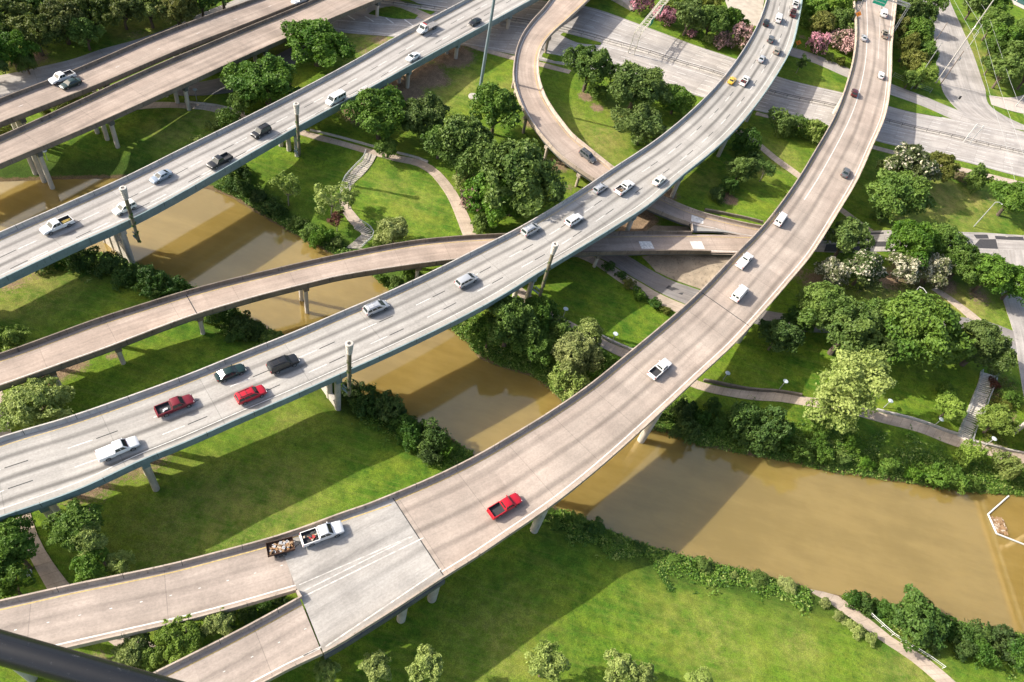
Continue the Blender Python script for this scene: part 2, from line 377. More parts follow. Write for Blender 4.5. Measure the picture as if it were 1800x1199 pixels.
# ------------------------------------------------------------------ paved strips draped on the ground
WHITE = simple('road_paint_white', (.62, .60, .56), .7, var=.25, vs=2.0)
YELLOW = simple('road_paint_yellow', (.50, .36, .12), .7, var=.25, vs=2.0)
BLACKL = simple('road_paint_black', (.035, .033, .032), .7, var=.2)
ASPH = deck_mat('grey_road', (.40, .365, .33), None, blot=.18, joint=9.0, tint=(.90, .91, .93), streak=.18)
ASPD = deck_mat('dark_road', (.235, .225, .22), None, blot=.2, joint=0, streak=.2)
PAVE = deck_mat('concrete_path', (.45, .37, .295), None, blot=.22, joint=1.9, tint=(.95, .93, .9), streak=.1)
PATCH = simple('tar_patch', (.05, .048, .05), .9, var=.2)
SLOPE = concrete('slope_paving', (.34, .275, .20), .25, .5)

def strip_pts(U, L, step=2.0, nc=4, zs=None):
    """explicit pairs of pixel edges -> grid of world points; zs gives heights, else draped"""
    A = []; B = []
    for i, (a, b) in enumerate(zip(U, L)):
        if zs is None: A.append(G(*a)); B.append(G(*b))
        else:
            z = zs[i]; za, zb = (z, z) if np.isscalar(z) else z
            A.append(W(*a, za)); B.append(W(*b, zb))
    A = np.array(A); B = np.array(B)
    CA = np.hstack([A, B]); mid = (A + B) / 2
    # catmull on 6-vector, driven by the A/B mean spacing
    Q = np.vstack([2 * CA[0] - CA[1], CA, 2 * CA[-1] - CA[-2]]); out = []
    for i in range(1, len(Q) - 2):
        p0, p1, p2, p3 = Q[i - 1:i + 3]
        dd = lambda a, b: max(np.linalg.norm(((a + 0)[:2] + a[3:5] - b[:2] - b[3:5]) / 2), 1e-6)
        d1, d2, d3 = dd(p1, p0), dd(p2, p1), dd(p3, p2)
        m1 = ((p1 - p0) / d1 * d2 + (p2 - p1) / d2 * d1) / (d1 + d2) * d2; m2 = ((p2 - p1) / d2 * d3 + (p3 - p2) / d3 * d2) / (d2 + d3) * d2
        n = max(1, int(d2 / step))
        for k in range(n):
            s = k / n
            out.append((2 * s**3 - 3 * s**2 + 1) * p1 + (s**3 - 2 * s**2 + s) * m1 + (-2 * s**3 + 3 * s**2) * p2 + (s**3 - s**2) * m2)
    out.append(CA[-1]); return np.array(out)

class Strip:
    def __init__(s, U, L, step=2.0, zs=None):
        s.q = strip_pts(U, L, step, zs=zs); s.drape = zs is None
        a, b = s.q[:, :3], s.q[:, 3:]; m = (a + b) / 2
        s.s = np.concatenate([[0], np.cumsum(np.linalg.norm(np.diff(m[:, :2], axis=0), axis=1))])
        s.w = np.linalg.norm((a - b)[:, :2], axis=1)
    def P(s, i, t, lift):
        p = s.q[i, :3] * (1 - t) + s.q[i, 3:] * t
        z = H(p[0], p[1]) if s.drape else p[2]
        return (p[0], p[1], z + lift)
    def at(s, d, t, lift):
        i = int(np.clip(np.searchsorted(s.s, d) - 1, 0, len(s.s) - 2)); k = (d - s.s[i]) / max(s.s[i + 1] - s.s[i], 1e-6)
        q = s.q[i] * (1 - k) + s.q[i + 1] * k; p = q[:3] * (1 - t) + q[3:] * t
        return (p[0], p[1], (H(p[0], p[1]) if s.drape else p[2]) + lift)
    def surface(s, mb, lift=.08, nc=None, m=0, thick=.25):
        nc = nc or max(1, int(s.w.mean() / 1.6))
        for i in range(len(s.s) - 1):
            for k in range(nc):
                t0, t1 = k / nc, (k + 1) / nc
                mb.face([s.P(i, t0, lift), s.P(i, t1, lift), s.P(i + 1, t1, lift), s.P(i + 1, t0, lift)][::-1], m,
                        [(t0 * s.w[i], s.s[i]), (t1 * s.w[i], s.s[i]), (t1 * s.w[i + 1], s.s[i + 1]), (t0 * s.w[i + 1], s.s[i + 1])][::-1])
        for t in (0, 1):   # kerb faces down into the ground
            for i in range(len(s.s) - 1):
                a, b = s.P(i, t, lift), s.P(i + 1, t, lift)
                mb.face([a, b, (b[0], b[1], b[2] - thick), (a[0], a[1], a[2] - thick)], m, [(0, s.s[i]), (0, s.s[i + 1])] * 2)
    def line(s, mb, t, width=.20, lift=.092, m=1, dash=None, s0=0, s1=1e9):
        d = max(s0, 0); end = min(s1, s.s[-1]); on, per = dash or (2.0, 2.0)
        while d < end - .05:
            e = min(d + on, end)
            i = int(np.clip(np.searchsorted(s.s, d) - 1, 0, len(s.s) - 2)); w = width / max(s.w[i], .5) / 2
            mb.face([s.at(d, t - w, lift), s.at(d, t + w, lift), s.at(e, t + w, lift), s.at(e, t - w, lift)][::-1], m)
            d += per

def kerbed(name, label, cat, U, L, mat, lift=.08, lines=(), kind='structure', zs=None, step=2.0):
    st = Strip(U, L, step, zs); mb = MB(); st.surface(mb, lift)
    for ln in lines: st.line(mb, lift=lift + .012, **ln)
    o = mb.build(name, [mat, WHITE, YELLOW, PATCH])
    tag(o, label, cat, kind=kind)
    return o, st

# expressway
EXU = [(470, -95), (600, -58), (760, -28), (900, -6), (1040, 14), (1110, 38), (1200, 72), (1290, 103), (1367, 135), (1480, 163), (1560, 184), (1655, 206), (1800, 236), (1960, 270)]
EXL = [(440, 30), (590, 56), (740, 70), (860, 88), (950, 107), (1020, 120), (1120, 140), (1230, 170), (1330, 195), (1457, 222), (1540, 248), (1620, 266), (1800, 312), (1960, 350)]
dsh = (3.0, 9.0)
exo, EXS = kerbed('expressway', 'wide pale grey expressway crossing under the viaducts at the top', 'road', EXU, EXL, ASPH, .10,
    [dict(t=.10, dash=dsh), dict(t=.20, dash=dsh), dict(t=.31, dash=dsh), dict(t=.395), dict(t=.555), dict(t=.66, dash=dsh), dict(t=.76, dash=dsh), dict(t=.86, dash=dsh), dict(t=.03), dict(t=.965)])
kerbed('side_street', 'bleached side street running up to the top right corner', 'road',
    [(1588, -110), (1606, -50), (1621, 0), (1640, 55), (1644, 100), (1652, 140), (1664, 172), (1692, 200), (1720, 214)], [(1650, -110), (1656, -50), (1669, 0), (1691, 50), (1714, 105), (1731, 155), (1744, 190), (1790, 216), (1850, 240)], ASPH, .095)
kerbed('frontage_road', 'narrow frontage lane beside the expressway past the leaning poles', 'road',
    [(1380, 80), (1440, 99), (1495, 122), (1567, 148), (1620, 168), (1700, 200), (1800, 232), (1950, 268)], [(1376, 94), (1434, 112), (1489, 136), (1564, 166), (1620, 186), (1690, 216), (1800, 250), (1950, 292)], ASPH, .09)
kerbed('hatched_slip_road', 'slip road with white hatching under the far left of the central sky', 'road',
    [(430, 10), (600, 20), (660, 29), (745, 36), (800, 44)], [(420, 40), (598, 48), (655, 50), (720, 57), (790, 75)], ASPH, .125,
    [dict(t=.62, width=.2)])
kerbed('side_path', 'grey pavement beside the dirt island at the top', 'path', [(640, -8), (690, -4), (727, 12), (757, 26), (800, 45)], [(630, 2), (680, 8), (715, 24), (745, 35), (790, 55)], PAVE, .19)
# far-left service road under the overpasses
kerbed('service_road', 'grey service road beside the woods at the top left', 'road',
    [(-160, 165), (-60, 142), (0, 133), (75, 117), (150, 97), (240, 70), (340, 30), (440, -10)], [(-160, 260), (-60, 225), (0, 205), (100, 175), (190, 140), (290, 105), (390, 60), (480, 15)], ASPH, .09)
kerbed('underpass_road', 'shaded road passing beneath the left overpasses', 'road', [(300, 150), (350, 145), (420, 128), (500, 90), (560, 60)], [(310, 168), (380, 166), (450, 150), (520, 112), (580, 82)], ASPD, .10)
# middle right street
kerbed('cross_street', 'grey street with black tar patches on the right', 'road',
    [(1340, 398), (1400, 403), (1470, 407), (1540, 406), (1610, 405), (1680, 408), (1740, 410), (1800, 414), (1950, 424)], [(1340, 440), (1400, 442), (1470, 444), (1530, 443), (1610, 443), (1680, 447), (1740, 462), (1800, 470), (1950, 500)], ASPH, .10)
kerbed('corner_street', 'street along the right edge beyond the stairs', 'road', [(1745, 440), (1755, 500), (1767, 540), (1780, 580), (1790, 640), (1800, 700)], [(1850, 440), (1860, 500), (1870, 540), (1880, 580), (1890, 640), (1900, 700)], ASPH, .11)
LRU = [(990, 405), (1030, 420), (1075, 437), (1103, 450), (1153, 480), (1228, 510), (1300, 533), (1350, 547), (1430, 556), (1500, 560), (1580, 558), (1660, 556), (1720, 562), (1800, 590)]
LRL = [(955, 415), (995, 430), (1030, 443), (1063, 458), (1117, 490), (1175, 522), (1245, 550), (1345, 574), (1430, 584), (1500, 586), (1580, 580), (1660, 576), (1720, 586), (1800, 630)]
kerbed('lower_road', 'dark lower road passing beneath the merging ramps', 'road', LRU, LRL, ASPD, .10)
kerbed('roadside_pavement', 'pale pavement along the lower road beneath the central viaduct', 'path', [(953, 417), (993, 432), (1028, 445), (1061, 460), (1115, 492), (1173, 524), (1243, 552)], [(940, 424), (983, 440), (1018, 453), (1049, 468), (1086, 494), (1145, 528), (1215, 562)], PAVE, .20)
for i, (U, L) in enumerate([([(1450, 413), (1500, 412)], [(1448, 424), (1498, 423)]), ([(1452, 430), (1512, 430)], [(1448, 443), (1510, 443)]), ([(1512, 410), (1553, 409)], [(1512, 413), (1553, 412)]), ([(1530, 425), (1560, 425)], [(1536, 434), (1562, 434)]),
        ([(1668, 428), (1690, 428)], [(1672, 434), (1692, 434)]), ([(1711, 413), (1735, 413)], [(1716, 420), (1738, 420)]), ([(1722, 421), (1750, 421)], [(1708, 436), (1754, 438)]), ([(1748, 415), (1798, 417)], [(1750, 421), (1800, 423)]), ([(1175, 502), (1203, 512)], [(1170, 507), (1199, 519)])]):
    kerbed('tar_patch', ['tar patch nearest the right viaduct on the grey street', 'long tar patch on the near lane beside the right viaduct', 'thin tar strip on the far lane left of the oaks', 'tar patch hidden by the left oak on the street',
        'small tar patch right of the oaks on the street', 'small tar patch on the far lane at right', 'largest black tar patch on the street at right', 'long tar strip at the right edge of the street', 'black rectangle on the lower road under the ramps'][i], 'tar patch', U, L, PATCH, .115, step=1.0)
# park paths
kerbed('park_path', 'pale footpath curving from under the left viaduct to the ramp', 'path',
    [(520, 226), (560, 237), (600, 248), (650, 262), (700, 274), (745, 284), (775, 304), (797, 330), (812, 356), (824, 380), (837, 412), (850, 440)], [(515, 234), (552, 245), (596, 256), (643, 270), (693, 283), (735, 293), (760, 310), (778, 333), (792, 358), (801, 380), (814, 415), (828, 446)], PAVE, .10)
kerbed('park_path', 'footpath bending around the small tree between the two stairs', 'path', [(598, 342), (596, 355), (601, 372), (612, 388), (623, 400)], [(614, 338), (612, 352), (618, 368), (633, 386), (641, 396)], PAVE, .10)
kerbed('park_path', 'white curved footpath under the left overpass', 'path', [(190, 192), (253, 181), (317, 181), (360, 184), (395, 192), (445, 207), (500, 222)], [(170, 204), (240, 193), (315, 190), (357, 193), (390, 201), (438, 216), (495, 232)], PAVE, .10)
kerbed('river_path', 'footpath with a white railing at the bottom right', 'path', [(1424, 1036), (1473, 1048), (1510, 1074), (1567, 1120), (1633, 1160), (1677, 1197), (1730, 1245)], [(1422, 1039), (1462, 1063), (1490, 1083), (1545, 1124), (1602, 1162), (1647, 1200), (1695, 1250)], PAVE, .10)
kerbed('bank_path', 'long footpath along the far bank below the stairs', 'path',
    [(880, 480), (917, 506), (955, 536), (993, 560), (1057, 595), (1105, 616), (1170, 642), (1230, 671), (1320, 688), (1410, 697), (1537, 723), (1620, 744), (1690, 768), (1800, 797), (1950, 835)],
    [(874, 490), (908, 517), (945, 547), (985, 571), (1049, 606), (1096, 630), (1164, 658), (1225, 684), (1313, 702), (1406, 712), (1531, 738), (1612, 759), (1680, 785), (1800, 822), (1950, 862)], PAVE, .10)
kerbed('park_path', 'grey footpath descending beneath the bottom left ramp', 'path', [(-60, 640), (-25, 690), (-5, 760), (14, 850), (27, 905), (37, 945), (63, 1000), (82, 1034), (120, 1075), (180, 1120), (245, 1165), (320, 1210)], [(-20, 640), (5, 690), (20, 760), (40, 850), (53, 900), (66, 940), (94, 990), (118, 1022), (160, 1060), (225, 1105), (290, 1145), (370, 1190)], PAVE, .10)
kerbed('park_path', 'thin footpath between the central and right viaducts', 'path', [(1270, 205), (1295, 225), (1328, 245), (1365, 275), (1409, 307), (1450, 345), (1484, 368), (1535, 405)], [(1262, 209), (1288, 230), (1320, 250), (1357, 281), (1403, 314), (1443, 350), (1477, 373), (1524, 408)], PAVE, .10)
kerbed('park_path', 'asphalt footpath curving past the cobra lamp at right', 'path', [(1645, 505), (1675, 524), (1700, 542), (1730, 566), (1770, 600)], [(1637, 509), (1667, 530), (1690, 549), (1716, 574), (1750, 610)], PAVE, .10)
kerbed('pavement', 'pavement along the near kerb of the expressway', 'path', [(1330, 197), (1400, 216), (1470, 237), (1540, 257), (1627, 279), (1700, 297), (1800, 321), (1950, 358)], [(1327, 202), (1398, 221), (1467, 242), (1537, 263), (1624, 286), (1697, 304), (1800, 329), (1950, 367)], PAVE, .10)
kerbed('pavement', 'pavement beside the pole below the left viaduct', 'path', [(800, 66), (834, 79), (870, 90), (910, 100), (960, 112), (1004, 124)], [(797, 72), (830, 85), (866, 96), (906, 107), (956, 119), (1000, 130)], PAVE, .10)
# grass verges lying on the expressway
VERGE = None
def verge(label, U, L, lift=.22):
    o, st = kerbed('grass_verge', label, 'verge', U, L, bpy.data.materials['lawn'], lift)
verge('thin grass island below the loop ramp on the expressway', [(990, 58), (1020, 66), (1057, 76)], [(985, 62), (1013, 75), (1055, 80)])
verge('narrow grass strip at the near kerb of the loop ramp', [(955, 94), (980, 98), (1005, 106)], [(952, 100), (975, 108), (1003, 110)])
verge('long grass triangle on the expressway right of the right viaduct', [(1557, 167), (1600, 181), (1656, 203)], [(1552, 184), (1600, 197), (1654, 207)], .24)
verge('grass strip between the side path and the expressway', [(690, -12), (730, 5), (765, 22)], [(684, -8), (722, 11), (757, 27)], .23)
verge('bare and grassy island beside the white hatching', [(655, 20), (690, 12), (735, 28)], [(648, 25), (690, 33), (730, 34)], .24)
# concrete median of the expressway
st = EXS; mb = MB()
for i in range(len(st.s) - 1):
    for t0, t1, z0, z1 in ((.445, .505, .25, .25),):
        mb.face([st.P(i, t0, z0), st.P(i, t1, z0), st.P(i + 1, t1, z0), st.P(i + 1, t0, z0)][::-1])
    for t in (.445, .505):
        a, b = st.P(i, t, .05), st.P(i + 1, t, .05); mb.face([a, b, (b[0], b[1], b[2] + .2), (a[0], a[1], a[2] + .2)])
MEDC = concrete('median_concrete', (.46, .42, .37))
md = empty('median_barrier'); tag(md, 'low concrete median with a dark guard rail along the expressway', 'barrier')
mb.build('kerb', MEDC, md)
rb = MB(); DARKM = simple('dark_steel', (.12, .11, .10), .6, .3)
for t in (.455, .495):
    for i in range(len(st.s) - 1): rb.bar(st.P(i, t, .8), st.P(i + 1, t, .8), .06, .14)
    for i in range(0, len(st.s) - 1, 2):
        p = st.P(i, t, .2); rb.bar(p, (p[0], p[1], p[2] + .6), .1)
rb.build('guard_rail', DARKM, md)
# hatch bars on the slip road are paint: part of a sheet of their own
hb = MB()
for a, b in (((606, 25), (624, 36)), ((641, 29), (657, 39)), ((678, 32), (692, 42)), ((711, 35), (726, 46))):
    p, q = G(*a), G(*b); d = (q - p)[:2]; d /= np.linalg.norm(d); nrm = np.array([-d[1], d[0]]) * .22
    hb.face([(p[0] + s * nrm[0], p[1] + s * nrm[1], p[2] + .145) for s in (1, -1)] + [(q[0] + s * nrm[0], q[1] + s * nrm[1], q[2] + .145) for s in (-1, 1)])
tag(hb.build('road_markings', WHITE), 'four white diagonal hatch bars on the slip road', 'markings', kind='structure')
# sloped concrete paving under the ramps
ss = Strip([(1128, 452), (1165, 447), (1215, 447), (1255, 449), (1295, 452)], [(1152, 477), (1175, 488), (1195, 496), (1215, 503), (1238, 511)], 1.2); mb = MB(); ss.surface(mb, .14, 8)
tag(mb.build('slope_paving', SLOPE), 'stained concrete slope under the ramp junction', 'slope', kind='structure')
ss = Strip([(1150, 397), (1185, 398), (1210, 400)], [(1135, 407), (1180, 408), (1213, 407)], 1.2); mb = MB(); ss.surface(mb, .16, 6)
tag(mb.build('slope_paving', SLOPE), 'small concrete slope in the gap between the ramps', 'slope', kind='structure')
# ------------------------------------------------------------------ viaducts
CONC = concrete('barrier_concrete', (.46, .43, .39), .15, .35)
CONCW = concrete('warm_concrete', (.40, .33, .265), .2, .5)
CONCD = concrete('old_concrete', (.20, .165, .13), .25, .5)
COLM = concrete('column_concrete', (.50, .46, .40), .15, .35)
TEAL = concrete('teal_steel', (.20, .265, .27), .12, .3, .55)
STEEL = concrete('weathered_girder', (.12, .125, .12), .2, .3, .6)
BH = .85
def z_at(px, zs): return zs
class Deck:
    def __init__(s, L, Rr, lane=None):
        """L, Rr: pixel polylines (px, py, deck z) of the outer top edges of the two barriers"""
        A = catmull([list(W(x, y, z + BH)[:2]) + [z] for x, y, z in L], 1.6)
        B = catmull([list(W(x, y, z + BH)[:2]) + [z] for x, y, z in Rr], .5)
        ia = [int(np.argmin(np.hypot(B[:, 0] - a[0], B[:, 1] - a[1]))) for a in A]
        ia = np.maximum.accumulate(ia) if ia[-1] > ia[0] else np.minimum.accumulate(ia)
        keep = [k for k in range(len(A)) if 0 < ia[k] < len(B) - 1]
        # smooth the matching so that sections do not bunch
        A = A[keep]; ib = np.array([ia[k] for k in keep], float)
        ker = np.ones(9) / 9; ibs = np.convolve(np.pad(ib, 4, 'edge'), ker, 'valid'); ibs[:3] = ib[:3]; ibs[-3:] = ib[-3:]
        ii = np.clip(np.round(ibs).astype(int), 0, len(B) - 1)
        s.A = A[:, :2]; s.B = B[ii][:, :2]; s.z = A[:, 2]
        m = (s.A + s.B) / 2
        s.s = np.concatenate([[0], np.cumsum(np.linalg.norm(np.diff(m, axis=0), axis=1))]); s.len = s.s[-1]
        s.w = np.linalg.norm(s.A - s.B, axis=1)
    def loc(s, d):
        i = int(np.clip(np.searchsorted(s.s, d) - 1, 0, len(s.s) - 2)); k = (d - s.s[i]) / max(s.s[i + 1] - s.s[i], 1e-6)
        return i, min(max(k, 0), 1)
    def P(s, d, u, dz=0.0, frm='L'):
        i, k = s.loc(d)
        a = s.A[i] * (1 - k) + s.A[i + 1] * k; b = s.B[i] * (1 - k) + s.B[i + 1] * k; w = np.linalg.norm(b - a); z = s.z[i] * (1 - k) + s.z[i + 1] * k
        if frm == 'R': u = w - u
        elif frm == 'T': u = u * w
        p = a + (b - a) * (u / w); return (p[0], p[1], z + dz)
    def width(s, d):
        i, k = s.loc(d); return s.w[i] * (1 - k) + s.w[i + 1] * k
    def s_of(s, px, py, t=None, dz=BH):
        """arc position of the pixel (on the deck plane)"""
        z = s.z.mean()
        for _ in range(6):
            p = W(px, py, z + dz); m = (s.A + s.B) / 2; i = int(np.argmin(np.hypot(m[:, 0] - p[0], m[:, 1] - p[1]))); z = s.z[i]
        d = s.A[min(i + 1, len(s.A) - 1)] + s.B[min(i + 1, len(s.A) - 1)] - s.A[max(i - 1, 0)] - s.B[max(i - 1, 0)]; d = d / np.linalg.norm(d)
        return float(s.s[i] + (p[:2] - m[i]) @ d)
    def on(s, px, py):
        """world point of a pixel on the deck surface and the road's heading there"""
        z = s.z.mean()
        for _ in range(8):
            p = W(px, py, z); m = (s.A + s.B) / 2; i = int(np.argmin(np.hypot(m[:, 0] - p[0], m[:, 1] - p[1])))
            j = min(i + 1, len(s.z) - 1); z = .5 * (s.z[i] + s.z[j])
        a, b = max(i - 2, 0), min(i + 2, len(m) - 1); d = m[b] - m[a]
        return np.array([p[0], p[1], z]), math.atan2(d[1], d[0]), math.atan2(s.z[b] - s.z[a], np.linalg.norm(d))
    def samples(s, s0, s1, step=2.4):
        n = max(2, int((s1 - s0) / step) + 1); return np.linspace(s0, s1, n)
    def extrude(s, mb, prof, s0, s1, frm='L', m=0, closed=True, step=2.4, caps=True, uvz=False):
        D = s.samples(s0, s1, step); rings = [[s.P(d, u, z, frm) for u, z in prof] for d in D]; n = len(prof)
        for k in range(len(D) - 1):
            for j in range(n if closed else n - 1):
                q = [rings[k][j], rings[k][(j + 1) % n], rings[k + 1][(j + 1) % n], rings[k + 1][j]]
                mb.face(q if frm == 'L' else q[::-1], m)
        if caps and closed:
            mb.face(rings[0][::-1], m); mb.face(rings[-1], m)
    def surface(s, mb, s0, s1, ua, ub, m=0, lift=0.0, step=2.4, n=4):
        """ua / ub: offsets from the left and right edge"""
        D = s.samples(s0, s1, step)
        for k in range(len(D) - 1):
            for j in range(n):
                q = []; uv = []
                for d, jj in ((D[k], j), (D[k], j + 1), (D[k + 1], j + 1), (D[k + 1], j)):
                    w = s.width(d); u = ua + (w - ua - ub) * jj / n; q.append(s.P(d, u, lift)); uv.append((u, d))
                mb.face(q, m, uv)
    def line(s, mb, u, width, m, frm='L', dash=None, s0=0, s1=1e9, lift=.006, step=2.4):
        s1 = min(s1, s.len); segs = []
        if dash:
            on, per, ph = dash; d = s0 - ((s0 - ph) % per)
            while d < s1:
                if d + on > s0: segs.append((max(d, s0), min(d + on, s1)))
                d += per
        else: segs = [(s0, s1)]
        for a, b in segs:
            if b - a < .1: continue
            D = s.samples(a, b, step)
            for k in range(len(D) - 1):
                q = []
                for d, sg in ((D[k], -1), (D[k], 1), (D[k + 1], 1), (D[k + 1], -1)):
                    uu = u * s.width(d) if frm == 'T' else u
                    q.append(s.P(d, uu + sg * width / 2 * (-1 if frm == 'R' else 1), lift, 'R' if frm == 'R' else 'L'))
                mb.face(q, m)

def girders(dk, root, s0, s1, n, mat, depth=1.3, inset=.7, tint=None):
    for g in range(n):
        mb = MB(); D = dk.samples(s0, s1, 3.0)
        for a, b in zip(D, D[1:]):
            def ring(d):
                w = dk.width(d); u = inset + (w - 2 * inset) * (g / (n - 1) if n > 1 else .5)
                return [dk.P(d, u - .17, -.25), dk.P(d, u + .17, -.25), dk.P(d, u + .17, -.25 - depth), dk.P(d, u - .17, -.25 - depth)]
            ra, rb_ = ring(a), ring(b)
            for j in range(4): mb.face([ra[j], ra[(j + 1) % 4], rb_[(j + 1) % 4], rb_[j]])
        mb.build('girder', mat, root)

def pier(dk, root, d, ncol, mat, capm=None, rad=.5, depth=1.55, u0=1.2, u1=None, square=False, wall=False, capd=1.0, foot=None):
    w = dk.width(d); u1 = w - u0 if u1 is None else u1
    a = Vector(dk.P(d, u0 - .7, -.25 - depth + .25 - capd / 2)); b = Vector(dk.P(d, u1 + .7, -.25 - depth + .25 - capd / 2))
    mb = MB(); mb.bar(a, b, 1.1, capd); p = mb.build('pier', capm or mat, root)
    for k in range(ncol):
        u = u0 + (u1 - u0) * (k / (ncol - 1) if ncol > 1 else .5)
        t = Vector(dk.P(d, u, -.25 - depth + .25 - capd)); zb = min(H(t.x, t.y), t.z - 1) - .4; zb = max(zb, -5)
        c = MB()
        if square: c.bar((t.x, t.y, zb), t + Vector((0, 0, .04)), rad * 2, rad * 2, up=(b - a).normalized())
        else: c.tube([(t.x, t.y, zb), t + Vector((0, 0, .04))], rad, 16)
        c.build('column', mat, p, smooth=not square)
    if wall:
        lo = MB(); qa, qb = Vector(dk.P(d, u0 - .2, 0)), Vector(dk.P(d, u1 + .2, 0))
        za = wall; lo.bar((qa.x, qa.y, za / 2 - 2.3), (qb.x, qb.y, za / 2 - 2.3), .75, za + 4.6); lo.build('crash_wall', mat, p)

BARL = [(0, -.25), (0, BH), (.22, BH), (.27, .32), (.42, .0), (.42, -.25)]
JOINT = [(-.006, -.2), (-.006, BH + .006), (.226, BH + .006), (.276, .33), (.426, .006), (.40, -.1)]
def viaduct(name, label, cat, dk, deckm, barL, barR, s0=None, s1=None, gird=(5, None), slab_mats=None, lines=(), bl=None, br=None, hasL=True, hasR=True, fascia=None, group=None, gdepth=1.3):
    s0 = 0 if s0 is None else s0; s1 = dk.len if s1 is None else s1
    root = empty(name, dk.P((s0 + s1) / 2, .5, 0, 'T')); tag(root, label, cat, group)
    inv = root.matrix_basis.inverted() if False else None
    mb = MB()
    dk.surface(mb, s0, s1, .40, .40, 0)
    for fn in lines: fn(mb)
    # underside and edges of the slab
    D = dk.samples(s0, s1, 2.4)
    for a, b in zip(D, D[1:]):
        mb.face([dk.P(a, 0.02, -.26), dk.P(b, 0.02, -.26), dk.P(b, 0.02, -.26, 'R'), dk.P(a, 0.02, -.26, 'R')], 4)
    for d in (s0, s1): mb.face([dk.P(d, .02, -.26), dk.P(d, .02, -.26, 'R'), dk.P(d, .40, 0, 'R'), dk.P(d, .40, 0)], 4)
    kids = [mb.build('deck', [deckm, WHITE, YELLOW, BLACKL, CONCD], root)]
    for side, has, rng_, mt in (('L', hasL, bl, barL), ('R', hasR, br, barR)):
        if not has: continue
        e = MB(); a, b = rng_ or (s0, s1); dk.extrude(e, BARL, a, b, side)
        d = a + 4
        while d < b - 1:
            dk.extrude(e, JOINT, d, d + .07, side, 1, step=1.0); d += 7.6
        kids.append(e.build('barrier', [mt, BLACKL], root))
    girders(dk, root, s0 + .3, s1 - .3, gird[0], gird[1] or STEEL, gdepth)
    return root

def settle(root):
    """children were modelled in world space: keep them there under the moved Empty"""
    bpy.context.view_layer.update()
    inv = root.matrix_world.inverted()
    for ch in root.children: ch.matrix_parent_inverse = inv

# ---- geometry of every deck from the photo
Z1, Z2, Z3, ZA = 8.3, 10.6, 11.0, 7.6
def zz(L, z): return [(x, y, z) for x, y in L]
V1 = Deck(zz([(-260, 522), (-110, 456), (20, 398), (117, 356), (213, 313), (320, 260), (430, 206), (515, 163), (600, 118), (710, 56), (817, -1), (930, -62), (1010, -106)], Z1),
          zz([(-230, 594), (-110, 542), (0, 491), (130, 430), (223, 389), (330, 333), (372, 309), (440, 270), (510, 230), (600, 181), (664, 147), (727, 112), (773, 87), (838, 52), (902, 17), (935, -1), (1040, -60), (1110, -100)], Z1))
V2 = Deck(zz([(-260, 858), (-120, 812), (0, 767), (110, 735), (213, 700), (320, 661), (427, 618), (515, 583), (599, 547), (675, 515), (747, 482), (843, 434), (910, 400), (1013, 338), (1077, 295), (1150, 247), (1199, 208), (1260, 148), (1310, 81), (1337, 30), (1347, 0), (1358, -50), (1362, -95)], Z2),
          zz([(-260, 990), (-120, 950), (0, 909), (147, 857), (247, 810), (330, 776), (423, 735), (520, 693), (600, 657), (700, 612), (800, 564), (877, 523), (950, 478), (1000, 448), (1077, 401), (1143, 358), (1199, 309), (1250, 268), (1290, 231), (1333, 180), (1367, 130), (1393, 82), (1405, 35), (1411, 0), (1416, -50), (1418, -110)], Z2))
V3 = Deck(zz([(433, 954), (467, 946), (530, 926), (600, 900), (645, 885), (687, 868), (765, 835), (838, 799), (900, 763), (967, 722), (1033, 677), (1100, 623), (1150, 582), (1199, 540), (1237, 504), (1293, 445), (1337, 400), (1367, 363), (1400, 317), (1433, 263), (1467, 203), (1490, 143), (1502, 96), (1506, 50), (1502, 0), (1496, -50), (1488, -95)], Z3),
          zz([(510, 1175), (570, 1147), (600, 1130), (700, 1067), (787, 1010), (840, 977), (890, 943), (977, 883), (1080, 799), (1133, 751), (1199, 690), (1233, 658), (1290, 605), (1343, 547), (1387, 496), (1427, 448), (1458, 400), (1477, 369), (1507, 318), (1533, 260), (1558, 200), (1567, 140), (1569, 80), (1575, 20), (1581, -30), (1588, -110)], Z3))
B1 = Deck(zz([(-300, 1108), (-150, 1083), (0, 1054), (117, 1028), (230, 1005), (300, 990), (385, 968), (467, 946), (484, 941), (520, 930)], Z3),
          zz([(-260, 1212), (-120, 1188), (0, 1166), (123, 1137), (233, 1112), (320, 1092), (400, 1071), (470, 1051), (522, 1036), (560, 1025)], Z3))
B2 = Deck(zz([(60, 1290), (180, 1228), (270, 1181), (333, 1150), (433, 1099), (490, 1068), (526, 1048), (545, 1038)], Z3),
          zz([(220, 1340), (330, 1272), (462, 1200), (515, 1172), (567, 1148), (590, 1136)], Z3))
r1L = [(-240, 682, 6), (-120, 652, 6), (0, 620, 6), (90, 588, 6), (167, 560, 6), (245, 535, 6), (320, 512, 6), (395, 492, 6), (467, 475, 6), (535, 459, 6), (600, 445, 5.9), (665, 432, 5.7), (733, 421, 5.4), (805, 414, 5.1), (880, 410, 4.9), (960, 408, 4.7), (1040, 407, 4.6), (1100, 406, 4.5), (1160, 406, 4.3), (1217, 406, 4.1), (1280, 407, 3.75), (1345, 409, 3.3), (1380, 410, 3.2)]
